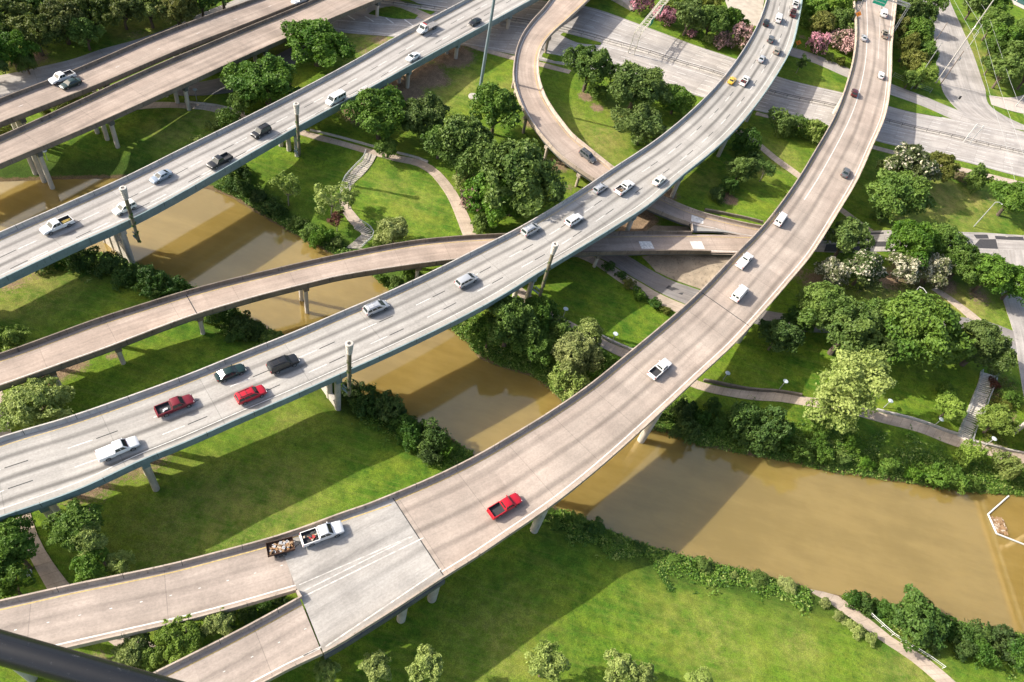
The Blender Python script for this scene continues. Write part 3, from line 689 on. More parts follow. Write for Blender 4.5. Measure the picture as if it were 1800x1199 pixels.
r1R = [(-220, 745, 6), (-120, 715, 6), (0, 678, 6), (110, 639, 6), (200, 607, 6), (280, 576, 6), (353, 550, 6), (410, 533, 6), (467, 517, 6), (535, 500, 6), (599, 485, 5.9), (660, 475, 5.7), (717, 467, 5.4), (787, 458, 5.1), (870, 450, 4.9), (960, 446, 4.7), (1055, 443, 4.5), (1110, 442, 4.4), (1150, 441, 4.3), (1200, 441, 4.1), (1250, 442, 3.9), (1300, 444, 3.5), (1345, 446, 3.3), (1390, 448, 3.2)]
R1 = Deck(r1L, r1R)
# loop ramp: left edge in the direction of travel (from the top, down and round to the right) is its inner edge
r2in = [(1120, -92, 9), (1075, -45, 9), (1033, 0, 8.9), (993, 37, 8.8), (975, 53, 8.7), (960, 70, 8.6), (950, 90, 8.5), (947, 110, 8.4), (948, 130, 8.2), (953, 150, 8), (961, 170, 7.8), (973, 190, 7.5), (990, 213, 7.2), (1010, 237, 6.8), (1030, 253, 6.4), (1047, 267, 6.1), (1080, 293, 5.5), (1120, 320, 5), (1167, 344, 4.7), (1197, 358, 4.5), (1238, 373, 4.1), (1273, 382, 3.7), (1340, 396, 3.3), (1380, 401, 3.2)]
r2out = [(1010, -92, 9), (985, -30, 9), (955, 13, 8.9), (933, 37, 8.8), (919, 57, 8.7), (910, 77, 8.6), (904, 105, 8.5), (903, 133, 8.4), (908, 157, 8.2), (917, 180, 8), (931, 205, 7.7), (950, 231, 7.4), (968, 251, 7.1), (983, 267, 6.8), (1017, 293, 6.3), (1050, 315, 5.8), (1085, 336, 5.3), (1125, 355, 4.9), (1165, 373, 4.6), (1215, 392, 4.2), (1260, 401, 3.9), (1300, 410, 3.6), (1345, 418, 3.3), (1400, 428, 3.2)]
R2 = Deck(r2in, r2out)
A1 = Deck(zz([(-200, 250), (-100, 213), (0, 172), (117, 127), (190, 96), (267, 63), (360, 28), (450, -4), (540, -36), (640, -74)], ZA),
          zz([(-190, 300), (-90, 254), (0, 215), (95, 178), (183, 143), (260, 110), (333, 79), (425, 44), (513, 9), (600, -25), (720, -74)], ZA))
A2 = Deck(zz([(-200, 322), (-90, 276), (0, 238), (120, 184), (233, 132), (292, 106), (350, 82), (436, 46), (522, 11), (600, -24), (720, -76)], ZA),
          zz([(-170, 366), (-80, 325), (0, 288), (100, 246), (200, 203), (268, 172), (333, 143), (400, 112), (467, 82), (533, 53), (599, 25), (660, 0), (760, -42), (900, -100)], ZA))

DK_MAIN = deck_mat('main_concrete', (.365, .345, .315), (1.45, 3.6, 3, .66), blot=.10, joint=15.0, tint=(.97, .96, .95))
DK_MAIN1 = deck_mat('left_concrete', (.36, .34, .315), (1.45, 3.6, 3, .62), blot=.10, joint=15.0, tint=(.97, .95, .94))
DK_PINK = deck_mat('pink_concrete', (.37, .312, .262), (1.2, 3.9, 3, .42), blot=.18, joint=10.5, tint=(.96, .93, .92), streak=.09)
DK_PINKB = deck_mat('branch_concrete', (.37, .310, .262), (1.6, 3.9, 2, .28), blot=.2, joint=16.0, tint=(.94, .93, .93), streak=.13)
DK_GREY = deck_mat('grey_slab', (.355, .338, .312), (3.0, 4.6, 3, .40), blot=.2, joint=0, tint=(.98, .96, .94))
DK_RAMP = deck_mat('ramp_concrete', (.385, .31, .255), None, blot=.2, joint=11.0, tint=(.95, .92, .9), streak=.15)
DK_OLD = deck_mat('overpass_concrete', (.34, .277, .23), (1.3, 3.7, 2, .18), blot=.22, joint=13.0, tint=(.95, .92, .9), streak=.18)

def lanes3(dk, phase):
    def f(mb):
        u1, u2 = 1.45 + 3.6, 1.45 + 7.2
        for u in (u1, u2):
            dk.line(mb, u, .17, 3, dash=(3.05, 12.19, phase)); dk.line(mb, u, .14, 1, dash=(3.4, 12.19, phase - 3.9 if dk is V2 else phase + 3.4))
        dk.line(mb, 1.15, .12, 2); dk.line(mb, 1.75, .12, 1, 'R')
    return f
ph2 = V2.s_of(456.7, 651.7, dz=0) - 1.5; ph1 = V1.s_of(395, 255, dz=0) - 1.5
v2 = viaduct('viaduct', 'long central three-lane viaduct with bright deck, teal edges, most cars', 'viaduct', V2, DK_MAIN, CONC, TEAL, lines=[lanes3(V2, ph2)], gird=(5, TEAL))
v1 = viaduct('viaduct', 'bright three-lane viaduct on the left with teal edge girders and cars facing downhill', 'viaduct', V1, DK_MAIN1, CONC, TEAL, lines=[lanes3(V1, ph1)], gird=(5, TEAL))
sJ = V3.s_of(735, 945, dz=0)
def v3lines(mb):
    V3.line(mb, 1.0, .16, 2, s0=sJ); V3.line(mb, 1.05, .18, 1, 'R', s0=0)
    a, b = V3.s_of(1417, 353, dz=0), V3.len
    V3.line(mb, .33, .2, 1, 'T', s0=a, s1=b)
    V3.line(mb, .66, .1, 1, 'T', s0=V3.s_of(1535, 100, dz=0), s1=b)
    D = V3.samples(sJ - 13, sJ - 2, 1.0)
def v3joint(mb):
    V3.surface(mb, sJ - .14, sJ + .14, .41, .41, 3, .008)
    d = V3.s_of(1270, 540, dz=0); V3.surface(mb, d - .1, d + .1, .41, .41, 3, .008)
v3 = viaduct('viaduct', 'pinkish viaduct sweeping from the bottom left fork up to the green sign', 'viaduct', V3, DK_PINK, CONCW, CONCW, s0=sJ, lines=[v3lines, v3joint], gird=(6, STEEL))
# fork slab and the two branches
sT = min(V3.s_of(532, 1045, dz=0), sJ - 10)
FAINT = simple('worn_paint', (.50, .47, .43), .8, var=.3, vs=1.2)
def slab():
    mb = MB(); root = empty('ramp_fork', V3.P(sJ - 8, .5, 0, 'T')); tag(root, 'pale grey slab where the two bottom left ramps join', 'fork slab')
    # polygon between the branch joints and the main joint
    J1L, J1R = B1.s_of(483, 942, dz=0), B1.s_of(523, 1040, dz=0); J2L, J2R = B2.s_of(527, 1050, dz=0), B2.s_of(570, 1148, dz=0)
    pL = [W(483, 975 - 33, Z3 + BH), V3.P(sJ, 0, BH)]
    LL = [np.array(B1.P(E1, 0, BH))] + [np.array(W(x, y, Z3 + BH)) for x, y in ((530, 926), (600, 900), (645, 885))] + [np.array(V3.P(sJ - .02, 0, BH))]
    RR = [np.array(W(x, y, Z3 + BH)) for x, y in ((569, 1147), (600, 1130), (700, 1067), (750, 1034))] + [np.array(V3.P(sJ - .02, 0, BH, 'R'))]
    n = 14
    def along(P, t):
        P = np.array(P); L = np.concatenate([[0], np.cumsum(np.linalg.norm(np.diff(P, axis=0), axis=1))]); d = t * L[-1]
        return np.array([np.interp(d, L, P[:, k]) for k in range(3)])
    tipA = np.array(W(523, 1040, Z3)); tipB = np.array(W(530, 1051, Z3))
    rows = []
    for i in range(n + 1):
        t = i / n; a = along(LL, t); b = along(RR, t); a[2] = b[2] = Z3
        row = [a + (b - a) * j / 10 for j in range(11)]
        if i == 0:   # bend the first row through the nose of the gore
            row = [a + (tipA - a) * j / 5 for j in range(5)] + [(tipA + tipB) / 2] + [tipB + (b - tipB) * j / 5 for j in range(1, 6)]
        rows.append(row)
    for i in range(1, 6):     # ease the bend out
        k = (1 - i / 6) ** 1.5
        a, b = rows[i][0], rows[i][-1]
        off = rows[0][5] - (rows[0][0] + rows[0][-1]) / 2
        for j in range(11): rows[i][j] = rows[i][j] + off * k * (1 - abs(j - 5) / 5) * (1 - .0)
    base = V3.P(sJ, 0, 0); ax = np.array(V3.P(sJ, .5, 0, 'T'))
    dd = np.array(V3.P(sJ, 0, 0, 'R')) - np.array(base); dd = dd / np.linalg.norm(dd); ff = np.array([-dd[1], dd[0], 0])
    uvf = lambda p: (float((p - np.array(base)) @ dd), float((p - np.array(base)) @ ff))
    for i in range(n):
        for j in range(10):
            q = [rows[i][j] + (0, 0, .014), rows[i][j + 1] + (0, 0, .014), rows[i + 1][j + 1] + (0, 0, .014), rows[i + 1][j] + (0, 0, .014)]; mb.face(q, 0, [uvf(p) for p in q])
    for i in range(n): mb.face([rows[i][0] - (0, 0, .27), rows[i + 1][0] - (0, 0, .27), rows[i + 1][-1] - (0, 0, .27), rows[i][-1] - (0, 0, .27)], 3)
    for q0, q1, wd, mtl in (((528, 1042), (725, 943), .16, 1), ((535, 1048), (745, 945), .18, 1), ((572, 1137), (775, 1000), .2, 1), ((486, 955), (688, 887), .16, 2), ((526, 1028), (720, 944), .16, 1)):
        a, b = W(*q0, Z3 + .022), W(*q1, Z3 + .022); d = (b - a)[:2]; d /= np.linalg.norm(d); nv = np.array([-d[1], d[0], 0]) * wd / 2
        N = 8
        for k in range(N): 
            p, q = a + (b - a) * k / N, a + (b - a) * (k + 1) / N; mb.face([p + nv, p - nv, q - nv, q + nv], mtl)
    mb.build('deck', [DK_GREY, FAINT, YELLOW, CONCD], root)
    for P, sg in ((LL, 1), (RR, -1)):
        e = MB(); pts = [along(P, i / 12) for i in range(13)]
        rings = []
        for i, p in enumerate(pts):
            d = pts[min(i + 1, 12)] - pts[max(i - 1, 0)]; d = d / np.linalg.norm(d); nn_ = np.array([d[1], -d[0], 0]) * sg
            rings.append([np.array([p[0], p[1], Z3]) + nn_ * u + np.array([0, 0, z]) for u, z in BARL])
        for a, b in zip(rings, rings[1:]):
            for j in range(6):
                q = [a[j], a[(j + 1) % 6], b[(j + 1) % 6], b[j]]; e.face(q if sg > 0 else q[::-1])
        e.face(rings[0]); e.face(rings[-1]); e.build('barrier', CONCW, root)
        g = MB()
        for a, b in zip(pts, pts[1:]): g.bar(a - np.array([0, 0, BH + 1.0]) + np.array([0, 0, 0]), b - np.array([0, 0, BH + 1.0]), .5, 1.3)
        g.build('girder', STEEL, root)
    e = MB(); e.bar(W(522, 1039, Z3 + .42), W(529, 1051, Z3 + .42), .35, .84); e.build('nose_wall', CONCW, root)
    return root
E1 = (B1.s_of(484, 942, dz=BH) + B1.s_of(523, 1040, dz=0)) / 2 - .6
fork = slab()
def bl_(dk, yR=True):
    def f(mb):
        dk.line(mb, 1.0, .15, 2); dk.line(mb, .95, .18, 1, 'R')
        dk.line(mb, .5, .1, 1, 'T', dash=(.3, 3.6, 0))
    return f
e1 = min(E1 + 4.5, B1.len)
e2 = (B2.s_of(527, 1049, dz=BH) + B2.s_of(569, 1148, dz=BH)) / 2
b1 = viaduct('ramp', 'wider pinkish ramp entering from the left below the lawn, behind the trailer', 'ramp', B1, DK_PINKB, CONCW, CONCW, s1=e1, lines=[bl_(B1)], gird=(4, STEEL), bl=(0, E1), br=(0, min(B1.s_of(522, 1037), e1)))
b2 = viaduct('ramp', 'nearest pinkish ramp at the bottom left beside the black tube', 'ramp', B2, DK_PINKB, CONCW, CONCW, s1=e2, lines=[bl_(B2)], gird=(4, STEEL))
def r1lines(mb):
    R1.line(mb, 1.1, .15, 2); R1.line(mb, .95, .22, 1, 'R')
    for px, py in ((1135, 428), (1225, 429)):
        d = R1.s_of(px, py, dz=0); w = R1.width(d); R1.surface(mb, d - 1.6, d + 1.6, w * .40, w * .22, 1, .007)
    d = R1.s_of(337, 535, dz=0); R1.surface(mb, d - .09, d + .09, .41, .41, 3, .008)
r1 = viaduct('ramp', 'curving single-lane ramp passing beneath the central viaduct over the brown water', 'ramp', R1, DK_RAMP, CONCD, CONCD, lines=[r1lines], bl=(0, R1.s_of(1217, 406)), br=(0, R1.s_of(1252, 442)), gird=(3, STEEL), gdepth=.9)
def r2lines(mb):
    R2.line(mb, 1.0, .16, 2); R2.line(mb, .95, .16, 1, 'R')
    d = R2.s_of(1226, 385, dz=0); w = R2.width(d); R2.surface(mb, d - 1.6, d + 1.6, w * .28, w * .3, 1, .007)
r2 = viaduct('ramp', 'tightly curved loop ramp with a lone dark car between the trees', 'ramp', R2, DK_RAMP, CONCW, CONCW, lines=[r2lines], bl=(0, R2.len), br=(0, R2.s_of(1213, 391)), gird=(3, STEEL), gdepth=.9)
a1 = viaduct('overpass', 'upper of the two brown overpasses at the top left, carrying two cars', 'overpass', A1, DK_OLD, CONCD, CONCD, gird=(3, STEEL), gdepth=.5, lines=[lambda mb: A1.line(mb, .5, .1, 1, 'T', dash=(1, 12, 0))])
a2 = viaduct('overpass', 'lower of the two brown overpasses at the top left, empty of cars', 'overpass', A2, DK_OLD, CONCD, CONCD, gird=(3, STEEL), gdepth=.5, lines=[lambda mb: A2.line(mb, 1.0, .12, 2)])
# gore between the two merging ramps
ss = Strip([(1217, 394), (1260, 402), (1300, 411), (1345, 419)], [(1217, 406.5), (1260, 407), (1300, 411.5), (1345, 419.5)], 1.5, zs=[(4.1, 4.1), (3.83, 3.85), (3.5, 3.5), (3.28, 3.28)]); mb = MB(); ss.surface(mb, .03, 2, thick=.5)
gore = tag(mb.build('gore_slab', [DK_GREY, CONCD]), 'grey triangle of concrete between the merging ramps', 'gore', kind='structure')
nb = MB(); nb.bar(W(1215, 392, 4.55), W(1217, 407, 4.5), .3, .9)
tag(nb.build('nose_wall', CONCW), 'low concrete wall closing the point between the two ramps', 'wall')

# piers: (deck, root, [pixels on its right edge], columns, options)
for dk, root, pts, nc, kw in (
    (V1, v1, [(-70, 524), (526, 222), (664, 148), (727, 113), (812, 66), (905, 16)], 4, dict(mat=COLM, rad=.55, capm=TEAL)),
    (V1, v1, [(215, 393)], 4, dict(mat=COLM, rad=.6, wall=2.2)),
    (V2, v2, [(600, 657)], 4, dict(mat=COLM, rad=.55, capm=TEAL, wall=.6)),
    (V2, v2, [(65, 887), (250, 809), (948, 479), (1126, 369), (1209, 300), (1294, 228), (1342, 168)], 4, dict(mat=COLM, rad=.55, capm=TEAL)),
    (V3, v3, [(775, 1017), (973, 886), (1180, 708), (1345, 545), (1470, 382), (1562, 180)], 3, dict(mat=COLM, rad=.75, capm=CONCW)),
    (B1, b1, [(0, 1166), (300, 1097)], 2, dict(mat=COLM, rad=.6, capm=CONCW)),
    (B2, b2, [(420, 1222)], 2, dict(mat=COLM, rad=.6, capm=CONCW)),
    (R1, r1, [(90, 647), (205, 605), (350, 551), (540, 499), (740, 464), (1060, 443)], 2, dict(mat=COLM, rad=.42, capm=CONCD, depth=1.15, capd=.8, u0=1.2)),
    (R2, r2, [(930, 40), (903, 115), (906, 150), (925, 195), (962, 245), (1020, 295)], 2, dict(mat=CONCW, rad=.4, capm=CONCW, depth=1.15, capd=.8, u0=.9)),
    (A2, a2, [(-60, 316), (70, 259), (197, 204), (328, 145), (470, 81), (670, -4)], 3, dict(mat=COLM, rad=.5, capm=STEEL, depth=.75)),
    (A1, a1, [(40, 200), (190, 141), (335, 78), (470, 26)], 3, dict(mat=COLM, rad=.5, capm=STEEL, depth=.75))):
    for p in pts: pier(dk, root, min(max(dk.s_of(*p), .6), dk.len - .6), nc, **kw)
pier(V3, fork, sJ - 6, 3, COLM, CONCW, .7)
for r_ in (v1, v2, v3, fork, b1, b2, r1, r2, a1, a2): settle(r_)

# one more viaduct just right of the frame: its deck mirrors in the water at the right edge
def beyond(pts, z):
    out = []
    for x, y in pts:
        q = W(x, y, 2 * WATER - z); out.append((*proj((q[0], q[1], z + BH))[:2], z))
    return out
V5 = Deck(beyond([(1684, 775), (1699, 825), (1715, 875), (1752, 990), (1790, 1110), (1830, 1240)], 8.5), beyond([(1880, 740), (1905, 790), (1925, 840), (1972, 970), (2020, 1100), (2070, 1240), (2090, 1300)], 8.5))
v5 = viaduct('viaduct', 'viaduct just beyond the right edge, seen only as a mirror image in the water', 'viaduct', V5, DK_OLD, CONCD, CONCD, gird=(4, STEEL))
for d in (.12, .5, .88): pier(V5, v5, V5.len * d, 3, COLM, CONCW)
settle(v5)
# ------------------------------------------------------------------ vehicles (x forward, z up, origin on the road)
def paint(name, col, metal=.0, rough=.32): 
    t = NT(name); b = t.bsdf(col, rough, metal, .4, None, .22); b.inputs['Coat Roughness'].default_value = .12; return t.out(b.outputs[0])
PAINT = {k: paint('paint_' + k, c, m) for k, c, m in (('white', (.68, .68, .67), 0), ('silver', (.50, .51, .52), .35), ('black', (.018, .019, .021), 0), ('red', (.42, .012, .025), 0), ('maroon', (.16, .014, .022), 0),
    ('grey', (.13, .135, .14), .3), ('blue_grey', (.25, .30, .36), .3), ('yellow', (.62, .40, .05), 0), ('green_black', (.012, .032, .030), 0), ('tan', (.33, .29, .24), .3), ('dark_red', (.07, .016, .018), 0), ('cream', (.66, .64, .58), 0))}
GLASS = paint('car_glass', (.020, .030, .030), 0, .06)
TYRE = simple('tyre_rubber', (.022, .022, .022), .9); RIM = simple('alloy_rim', (.45, .45, .45), .35, .7)
BLKPL = simple('black_plastic', (.03, .03, .03), .7); LAMPW = simple('lamp_clear', (.75, .75, .72), .15); LAMPR = simple('lamp_red', (.35, .015, .012), .25)
LINER = simple('bed_liner', (.035, .035, .038), .85, var=.3, vs=8.0); CHROME = simple('chrome', (.6, .6, .6), .2, .9)

def loft_body(mb, st, m=0):
    """st: (x, half width, z bottom, z shoulder, z crown)"""
    rings = []
    for x, w, zb, zs, zc in st:
        h = [(w * .80, zb), (w * .97, zb + .12), (w, zb + (zs - zb) * .45), (w * .985, zs - (zs - zb) * .18), (w * .93, zs), (w * .55, zc - .01), (0, zc)]
        ring = [(x, y, z) for y, z in h] + [(x, -y, z) for y, z in h[-2::-1]]
        rings.append(ring)
    n = len(rings[0])
    for a, b in zip(rings, rings[1:]):
        for j in range(n): mb.face([a[j], b[j], b[(j + 1) % n], a[(j + 1) % n]], m)
    mb.face(rings[0], m); mb.face(rings[-1][::-1], m)
class Cabin:
    """tapered greenhouse: bottom rectangle and roof rectangle"""
    def __init__(s, x0, x1, X0, X1, wb, wt, zb, zt): s.__dict__.update(locals())
    def body(s, mb, m=0):
        b = [(s.x0, -s.wb, s.zb), (s.x1, -s.wb, s.zb), (s.x1, s.wb, s.zb), (s.x0, s.wb, s.zb)]
        e = .05; t = [(s.X0, -s.wt, s.zt - e), (s.X1, -s.wt, s.zt - e), (s.X1, s.wt, s.zt - e), (s.X0, s.wt, s.zt - e)]
        d = .13; c = [(s.X0 + d, -s.wt + d, s.zt), (s.X1 - d, -s.wt + d, s.zt), (s.X1 - d, s.wt - d, s.zt), (s.X0 + d, s.wt - d, s.zt)]
        for lo, hi in ((b, t), (t, c)):
            for j in range(4): mb.face([lo[j], lo[(j + 1) % 4], hi[(j + 1) % 4], hi[j]], m)
        mb.face(c, m)
    def pane(s, mb, side, f0, f1, g0=.10, g1=.84, off=.012):
        """side: front/back/left/right; f along the side (0 rear .. 1 front), g up"""
        def P(f, g):
            if side in ('left', 'right'):
                sg = 1 if side == 'left' else -1
                xb = s.x0 + (s.x1 - s.x0) * f; xt = s.X0 + (s.X1 - s.X0) * f
                return Vector((xb + (xt - xb) * g, sg * (s.wb + (s.wt - s.wb) * g), s.zb + (s.zt - .05 - s.zb) * g))
            xb, xt = (s.x1, s.X1) if side == 'front' else (s.x0, s.X0)
            yb = (f * 2 - 1) * s.wb; yt = (f * 2 - 1) * s.wt
            return Vector((xb + (xt - xb) * g, yb + (yt - yb) * g, s.zb + (s.zt - .05 - s.zb) * g))
        q = [P(f0, g0), P(f1, g0), P(f1, g1), P(f0, g1)]
        n = (q[1] - q[0]).cross(q[3] - q[0]).normalized(); ctr = Vector(((s.x0 + s.x1) / 2, 0, (s.zb + s.zt) / 2))
        if n.dot(q[0] - ctr) < 0: n = -n
        mb.face([p + n * off for p in q])
SPEC = {  # kind: (length, half width, hood z, cabin, side panes, wheelbase, wheel r)
    'sedan': dict(st=[(-2.38, .66, .38, .66, .70), (-2.28, .82, .26, .88, .95), (-1.75, .89, .22, .93, 1.01), (-.9, .91, .2, .93, .97), (.8, .91, .2, .92, .97), (1.15, .90, .2, .90, .96), (1.85, .87, .22, .80, .86), (2.2, .80, .28, .68, .74), (2.36, .62, .34, .56, .60)],
                  cab=(-1.80, 1.10, -.95, .22, .86, .62, .93, 1.44), panes=[(.14, .50), (.54, .90)], wb=1.38, wr=.33),
    'coupe': dict(st=[(-2.2, .64, .38, .66, .70), (-2.1, .82, .26, .84, .92), (-1.6, .88, .22, .88, .96), (-.6, .90, .2, .86, .90), (.6, .90, .2, .86, .90), (.9, .89, .2, .84, .89), (1.75, .85, .22, .72, .78), (2.1, .76, .28, .60, .66), (2.22, .6, .34, .5, .54)],
                  cab=(-1.55, .85, -.75, .0, .84, .60, .87, 1.28), panes=[(.2, .9)], wb=1.28, wr=.33),
    'suv': dict(st=[(-2.42, .80, .45, .86, .90), (-2.36, .92, .34, 1.04, 1.08), (-1.7, .96, .3, 1.06, 1.1), (.8, .96, .3, 1.05, 1.1), (1.15, .95, .3, 1.03, 1.09), (1.95, .92, .32, .98, 1.02), (2.3, .87, .36, .86, .90), (2.42, .74, .42, .70, .74)],
                cab=(-2.36, 1.22, -2.16, .42, .91, .74, 1.05, 1.80), panes=[(.05, .30), (.335, .60), (.635, .93)], wb=1.42, wr=.38),
    'minivan': dict(st=[(-2.45, .80, .42, .80, .84), (-2.38, .92, .3, .98, 1.02), (-1.7, .96, .25, 1.0, 1.04), (1.0, .96, .25, .99, 1.04), (1.45, .94, .25, .96, 1.03), (2.05, .89, .28, .82, .90), (2.35, .80, .34, .66, .72), (2.45, .64, .38, .56, .6)],
                    cab=(-2.40, 1.75, -2.12, .55, .91, .72, 1.0, 1.72), panes=[(.05, .28), (.31, .56), (.59, .84)], wb=1.5, wr=.34),
    'van': dict(st=[(-2.78, .92, .45, .96, 1.0), (-2.72, .99, .36, 1.10, 1.14), (-1.7, 1.0, .32, 1.12, 1.16), (1.4, 1.0, .32, 1.10, 1.16), (1.75, .99, .32, 1.08, 1.14), (2.35, .96, .34, .98, 1.06), (2.65, .92, .38, .86, .92), (2.76, .82, .44, .74, .78)],
                cab=(-2.72, 1.90, -2.66, 1.28, .97, .84, 1.1, 2.08), panes=[(.78, .95)], wb=1.75, wr=.38),
    'wagon_van': None,
    'pickup': dict(st=[(-.62, .96, .4, 1.08, 1.12), (-.5, .98, .36, 1.10, 1.14), (.9, .98, .36, 1.09, 1.14), (1.25, .97, .36, 1.07, 1.13), (2.1, .95, .38, 1.02, 1.08), (2.6, .92, .42, .94, .99), (2.82, .84, .46, .80, .84)],
                   cab=(-.60, 1.38, -.48, .68, .92, .76, 1.09, 1.86), panes=[(.06, .46), (.50, .90)], wb=1.75, wr=.40),
}
SPEC['wagon_van'] = dict(SPEC['van'], panes=[(.05, .22), (.25, .42), (.45, .62), (.78, .95)])
MCACHE = {}
def part(key, fn, name, mats, parent, smooth=True):
    if key not in MCACHE:
        mb = MB(); fn(mb); MCACHE[key] = mb.mesh(name, mats if isinstance(mats, (list, tuple)) else [mats], smooth)
    return link(name, MCACHE[key], parent)
def wheels(root, pos, r, w=.24):
    def tyre(mb): mb.lathe([(r * .55, -w / 2), (r * .92, -w / 2), (r, -w / 2 + .05), (r, w / 2 - .05), (r * .92, w / 2), (r * .55, w / 2)], 18)
    def rim(mb): mb.lathe([(r * .60, w / 2 - .03), (r * .56, w / 2 + .012), (r * .2, w / 2 - .01), (.03, w / 2 + .015)], 14)
    for x, y, z in pos:
        o = part(('wheel', r, w), tyre, 'wheel', TYRE, root); o.location = (x, y, z); o.rotation_euler = (R(-90) if y > 0 else R(90), 0, 0)
        part(('rim', r, w), rim, 'rim', RIM, o)
def lights(root, xf, yf, zf, xr, yr, zr, tall=.14):
    for sg in (1, -1):
        part(('hl', xf, yf, zf, sg), lambda mb: mb.box((xf, sg * yf, zf), (.16, .30, .15)), 'headlight', LAMPW, root)
        part(('tl', xr, yr, zr, sg, tall), lambda mb: mb.box((xr, sg * yr, zr), (.10, .16, tall * 2)), 'taillight', LAMPR, root)
def car(kind, color, rack=False, name=None):
    sp = SPEC[kind]; root = empty(name or kind); cb = Cabin(*sp['cab']); pm = PAINT[color]
    def body(mb):
        loft_body(mb, sp['st']); cb.body(mb)
        xf, xr = sp['st'][-1][0], sp['st'][0][0]
        if kind == 'pickup':
            for sg in (1, -1):
                mb.box((-1.72, sg * .93, .80), (2.24, .11, .70)); 
            mb.box((-2.80, 0, .82), (.09, 1.90, .66)); mb.box((-.66, 0, .85), (.08, 1.80, .62)); mb.box((-1.74, 0, .60), (2.18, 1.80, .18))
            mb.box((-2.90, 0, .50), (.16, 1.85, .20))
        mb.box((xf - .02, 0, .46), (.14, 1.45, .18))
    b = part((kind, color, 'body'), body, 'body', pm, root)
    def glass(sides):
        def f(mb):
            for s_, a, c, g0, g1 in sides: cb.pane(mb, s_, a, c, g0, g1)
        return f
    part((kind, 'ws'), glass([('front', .07, .93, .08, .90)]), 'windscreen', GLASS, root, False)
    if kind in ('van', 'wagon_van'): rr = [('back', .10, .44, .30, .80), ('back', .56, .90, .30, .80)]
    elif kind == 'pickup': rr = [('back', .14, .86, .30, .86)]
    else: rr = [('back', .10, .90, .14, .86)]
    part((kind, 'rw'), glass(rr), 'rear_window', GLASS, root, False)
    for sd in ('left', 'right'):
        part((kind, 'sw', sd), glass([(sd, a, c, .16 if kind not in ('van', 'wagon_van') else .25, .86) for a, c in sp['panes']]), 'side_window', GLASS, root, False)
    wx = sp['wb']; yy = sp['cab'][4] + (.0 if kind != 'sedan' else -.02)
    wheels(root, [(wx, yy - .02, sp['wr']), (wx, -yy + .02, sp['wr']), (-wx, yy - .02, sp['wr']), (-wx, -yy + .02, sp['wr'])], sp['wr'])
    f = sp['st'][-2]; r_ = sp['st'][1] if kind != 'pickup' else (-2.83, .96, 0, 1.0, 0)
    lights(root, f[0] + .02, f[1] * .78, f[3] - .10, r_[0] - .02, r_[1] * .88, r_[3] - .16, .14 if kind in ('sedan', 'coupe') else .2)
    for sg in (1, -1):
        part((kind, 'mir', color, sg), lambda mb: mb.box((sp['cab'][1] - .45, sg * (sp['cab'][4] + .12), sp['cab'][6] + .12), (.14, .22, .15)), 'mirror', pm, root)
    if kind == 'pickup': part(('pickup', 'bed'), lambda mb: (mb.box((-1.73, 0, .70), (2.06, 1.74, .03)), [mb.box((-1.73, sg * .865, .92), (2.05, .02, .42)) for sg in (1, -1)], mb.box((-2.745, 0, .92), (.02, 1.70, .42)), mb.box((-.71, 0, .92), (.02, 1.70, .42))), 'bed', LINER, root, False)
    if rack:
        part((kind, 'rack'), lambda mb: [mb.bar((sp['cab'][2] + .25, sg * .55, sp['cab'][7] + .05), (sp['cab'][3] - .35, sg * .55, sp['cab'][7] + .05), .05) for sg in (1, -1)] + [mb.bar((x, -.55, sp['cab'][7] + .05), (x, .55, sp['cab'][7] + .05), .05) for x in (-1.7, -.7)], 'roof_rack', BLKPL if color != 'silver' else RIM, root)
    return root
def put(root, dk, px, py, rev, label, cat, group=None, dz=.01, scale=1.0, h=.6):
    """pixel of the middle of the vehicle, at height h above the deck"""
    (p, hd, sl_) = dk.on(px, py)
    q = W(px, py, p[2] + h); q[2] = dk.on(*proj((q[0], q[1], p[2]))[:2])[0][2]
    root.location = (q[0], q[1], q[2] + dz); root.rotation_euler = (0, sl_ if rev else -sl_, hd + (math.pi if rev else 0))
    root.scale = (scale,) * 3
    return tag(root, label, cat, group)
GV = 'vehicles on the central viaduct'; GL = 'vehicles on the left viaduct'; GR = 'vehicles on the right viaduct'
# right viaduct, all seen from behind
CAR = {}
CAR['red'] = put(car('pickup', 'red', name='pickup_truck'), V3, 888, 889, False, 'bright red pickup with an empty black bed, lowest on the right viaduct', 'pickup', GR)
put(car('pickup', 'white', name='pickup_truck'), V3, 1160, 648, False, 'white pickup with a black empty bed alone mid viaduct', 'pickup', GR)
put(car('van', 'white', name='van'), V3, 1300, 516, False, 'white cargo van right at the dark deck joint', 'van', GR)
tp = put(car('pickup', 'white', name='pickup_truck'), V3, 1309, 458, False, 'white pickup with a white covered bed between the two white vans', 'pickup', GR)
part(('tonneau',), lambda mb: mb.box((-1.72, 0, 1.16), (2.20, 1.84, .05)), 'bed_cover', PAINT['white'], tp)
put(car('van', 'white', name='van'), V3, 1372, 386, False, 'white van close to the left barrier above the covered pickup', 'van', GR, scale=.95)
put(car('sedan', 'grey', name='sedan'), V3, 1487, 303, False, 'dark grey sedan in the right lane, half way up the right viaduct', 'car', GR)
put(car('suv', 'dark_red', name='suv'), V3, 1502, 163, False, 'small dark maroon car left of the white lane line', 'car', GR, scale=.9)
put(car('minivan', 'white', name='minivan'), V3, 1549, 132, False, 'small white car in the right lane near the top', 'car', GR, scale=.85)
put(car('sedan', 'silver', name='sedan'), V3, 1519, 66, False, 'silver sedan hugging the left side near the green sign', 'car', GR, scale=.95)
tp = put(car('pickup', 'tan', name='pickup_truck'), V3, 1555, 60, False, 'brown grey pickup with a dark bed below the green sign', 'pickup', GR)
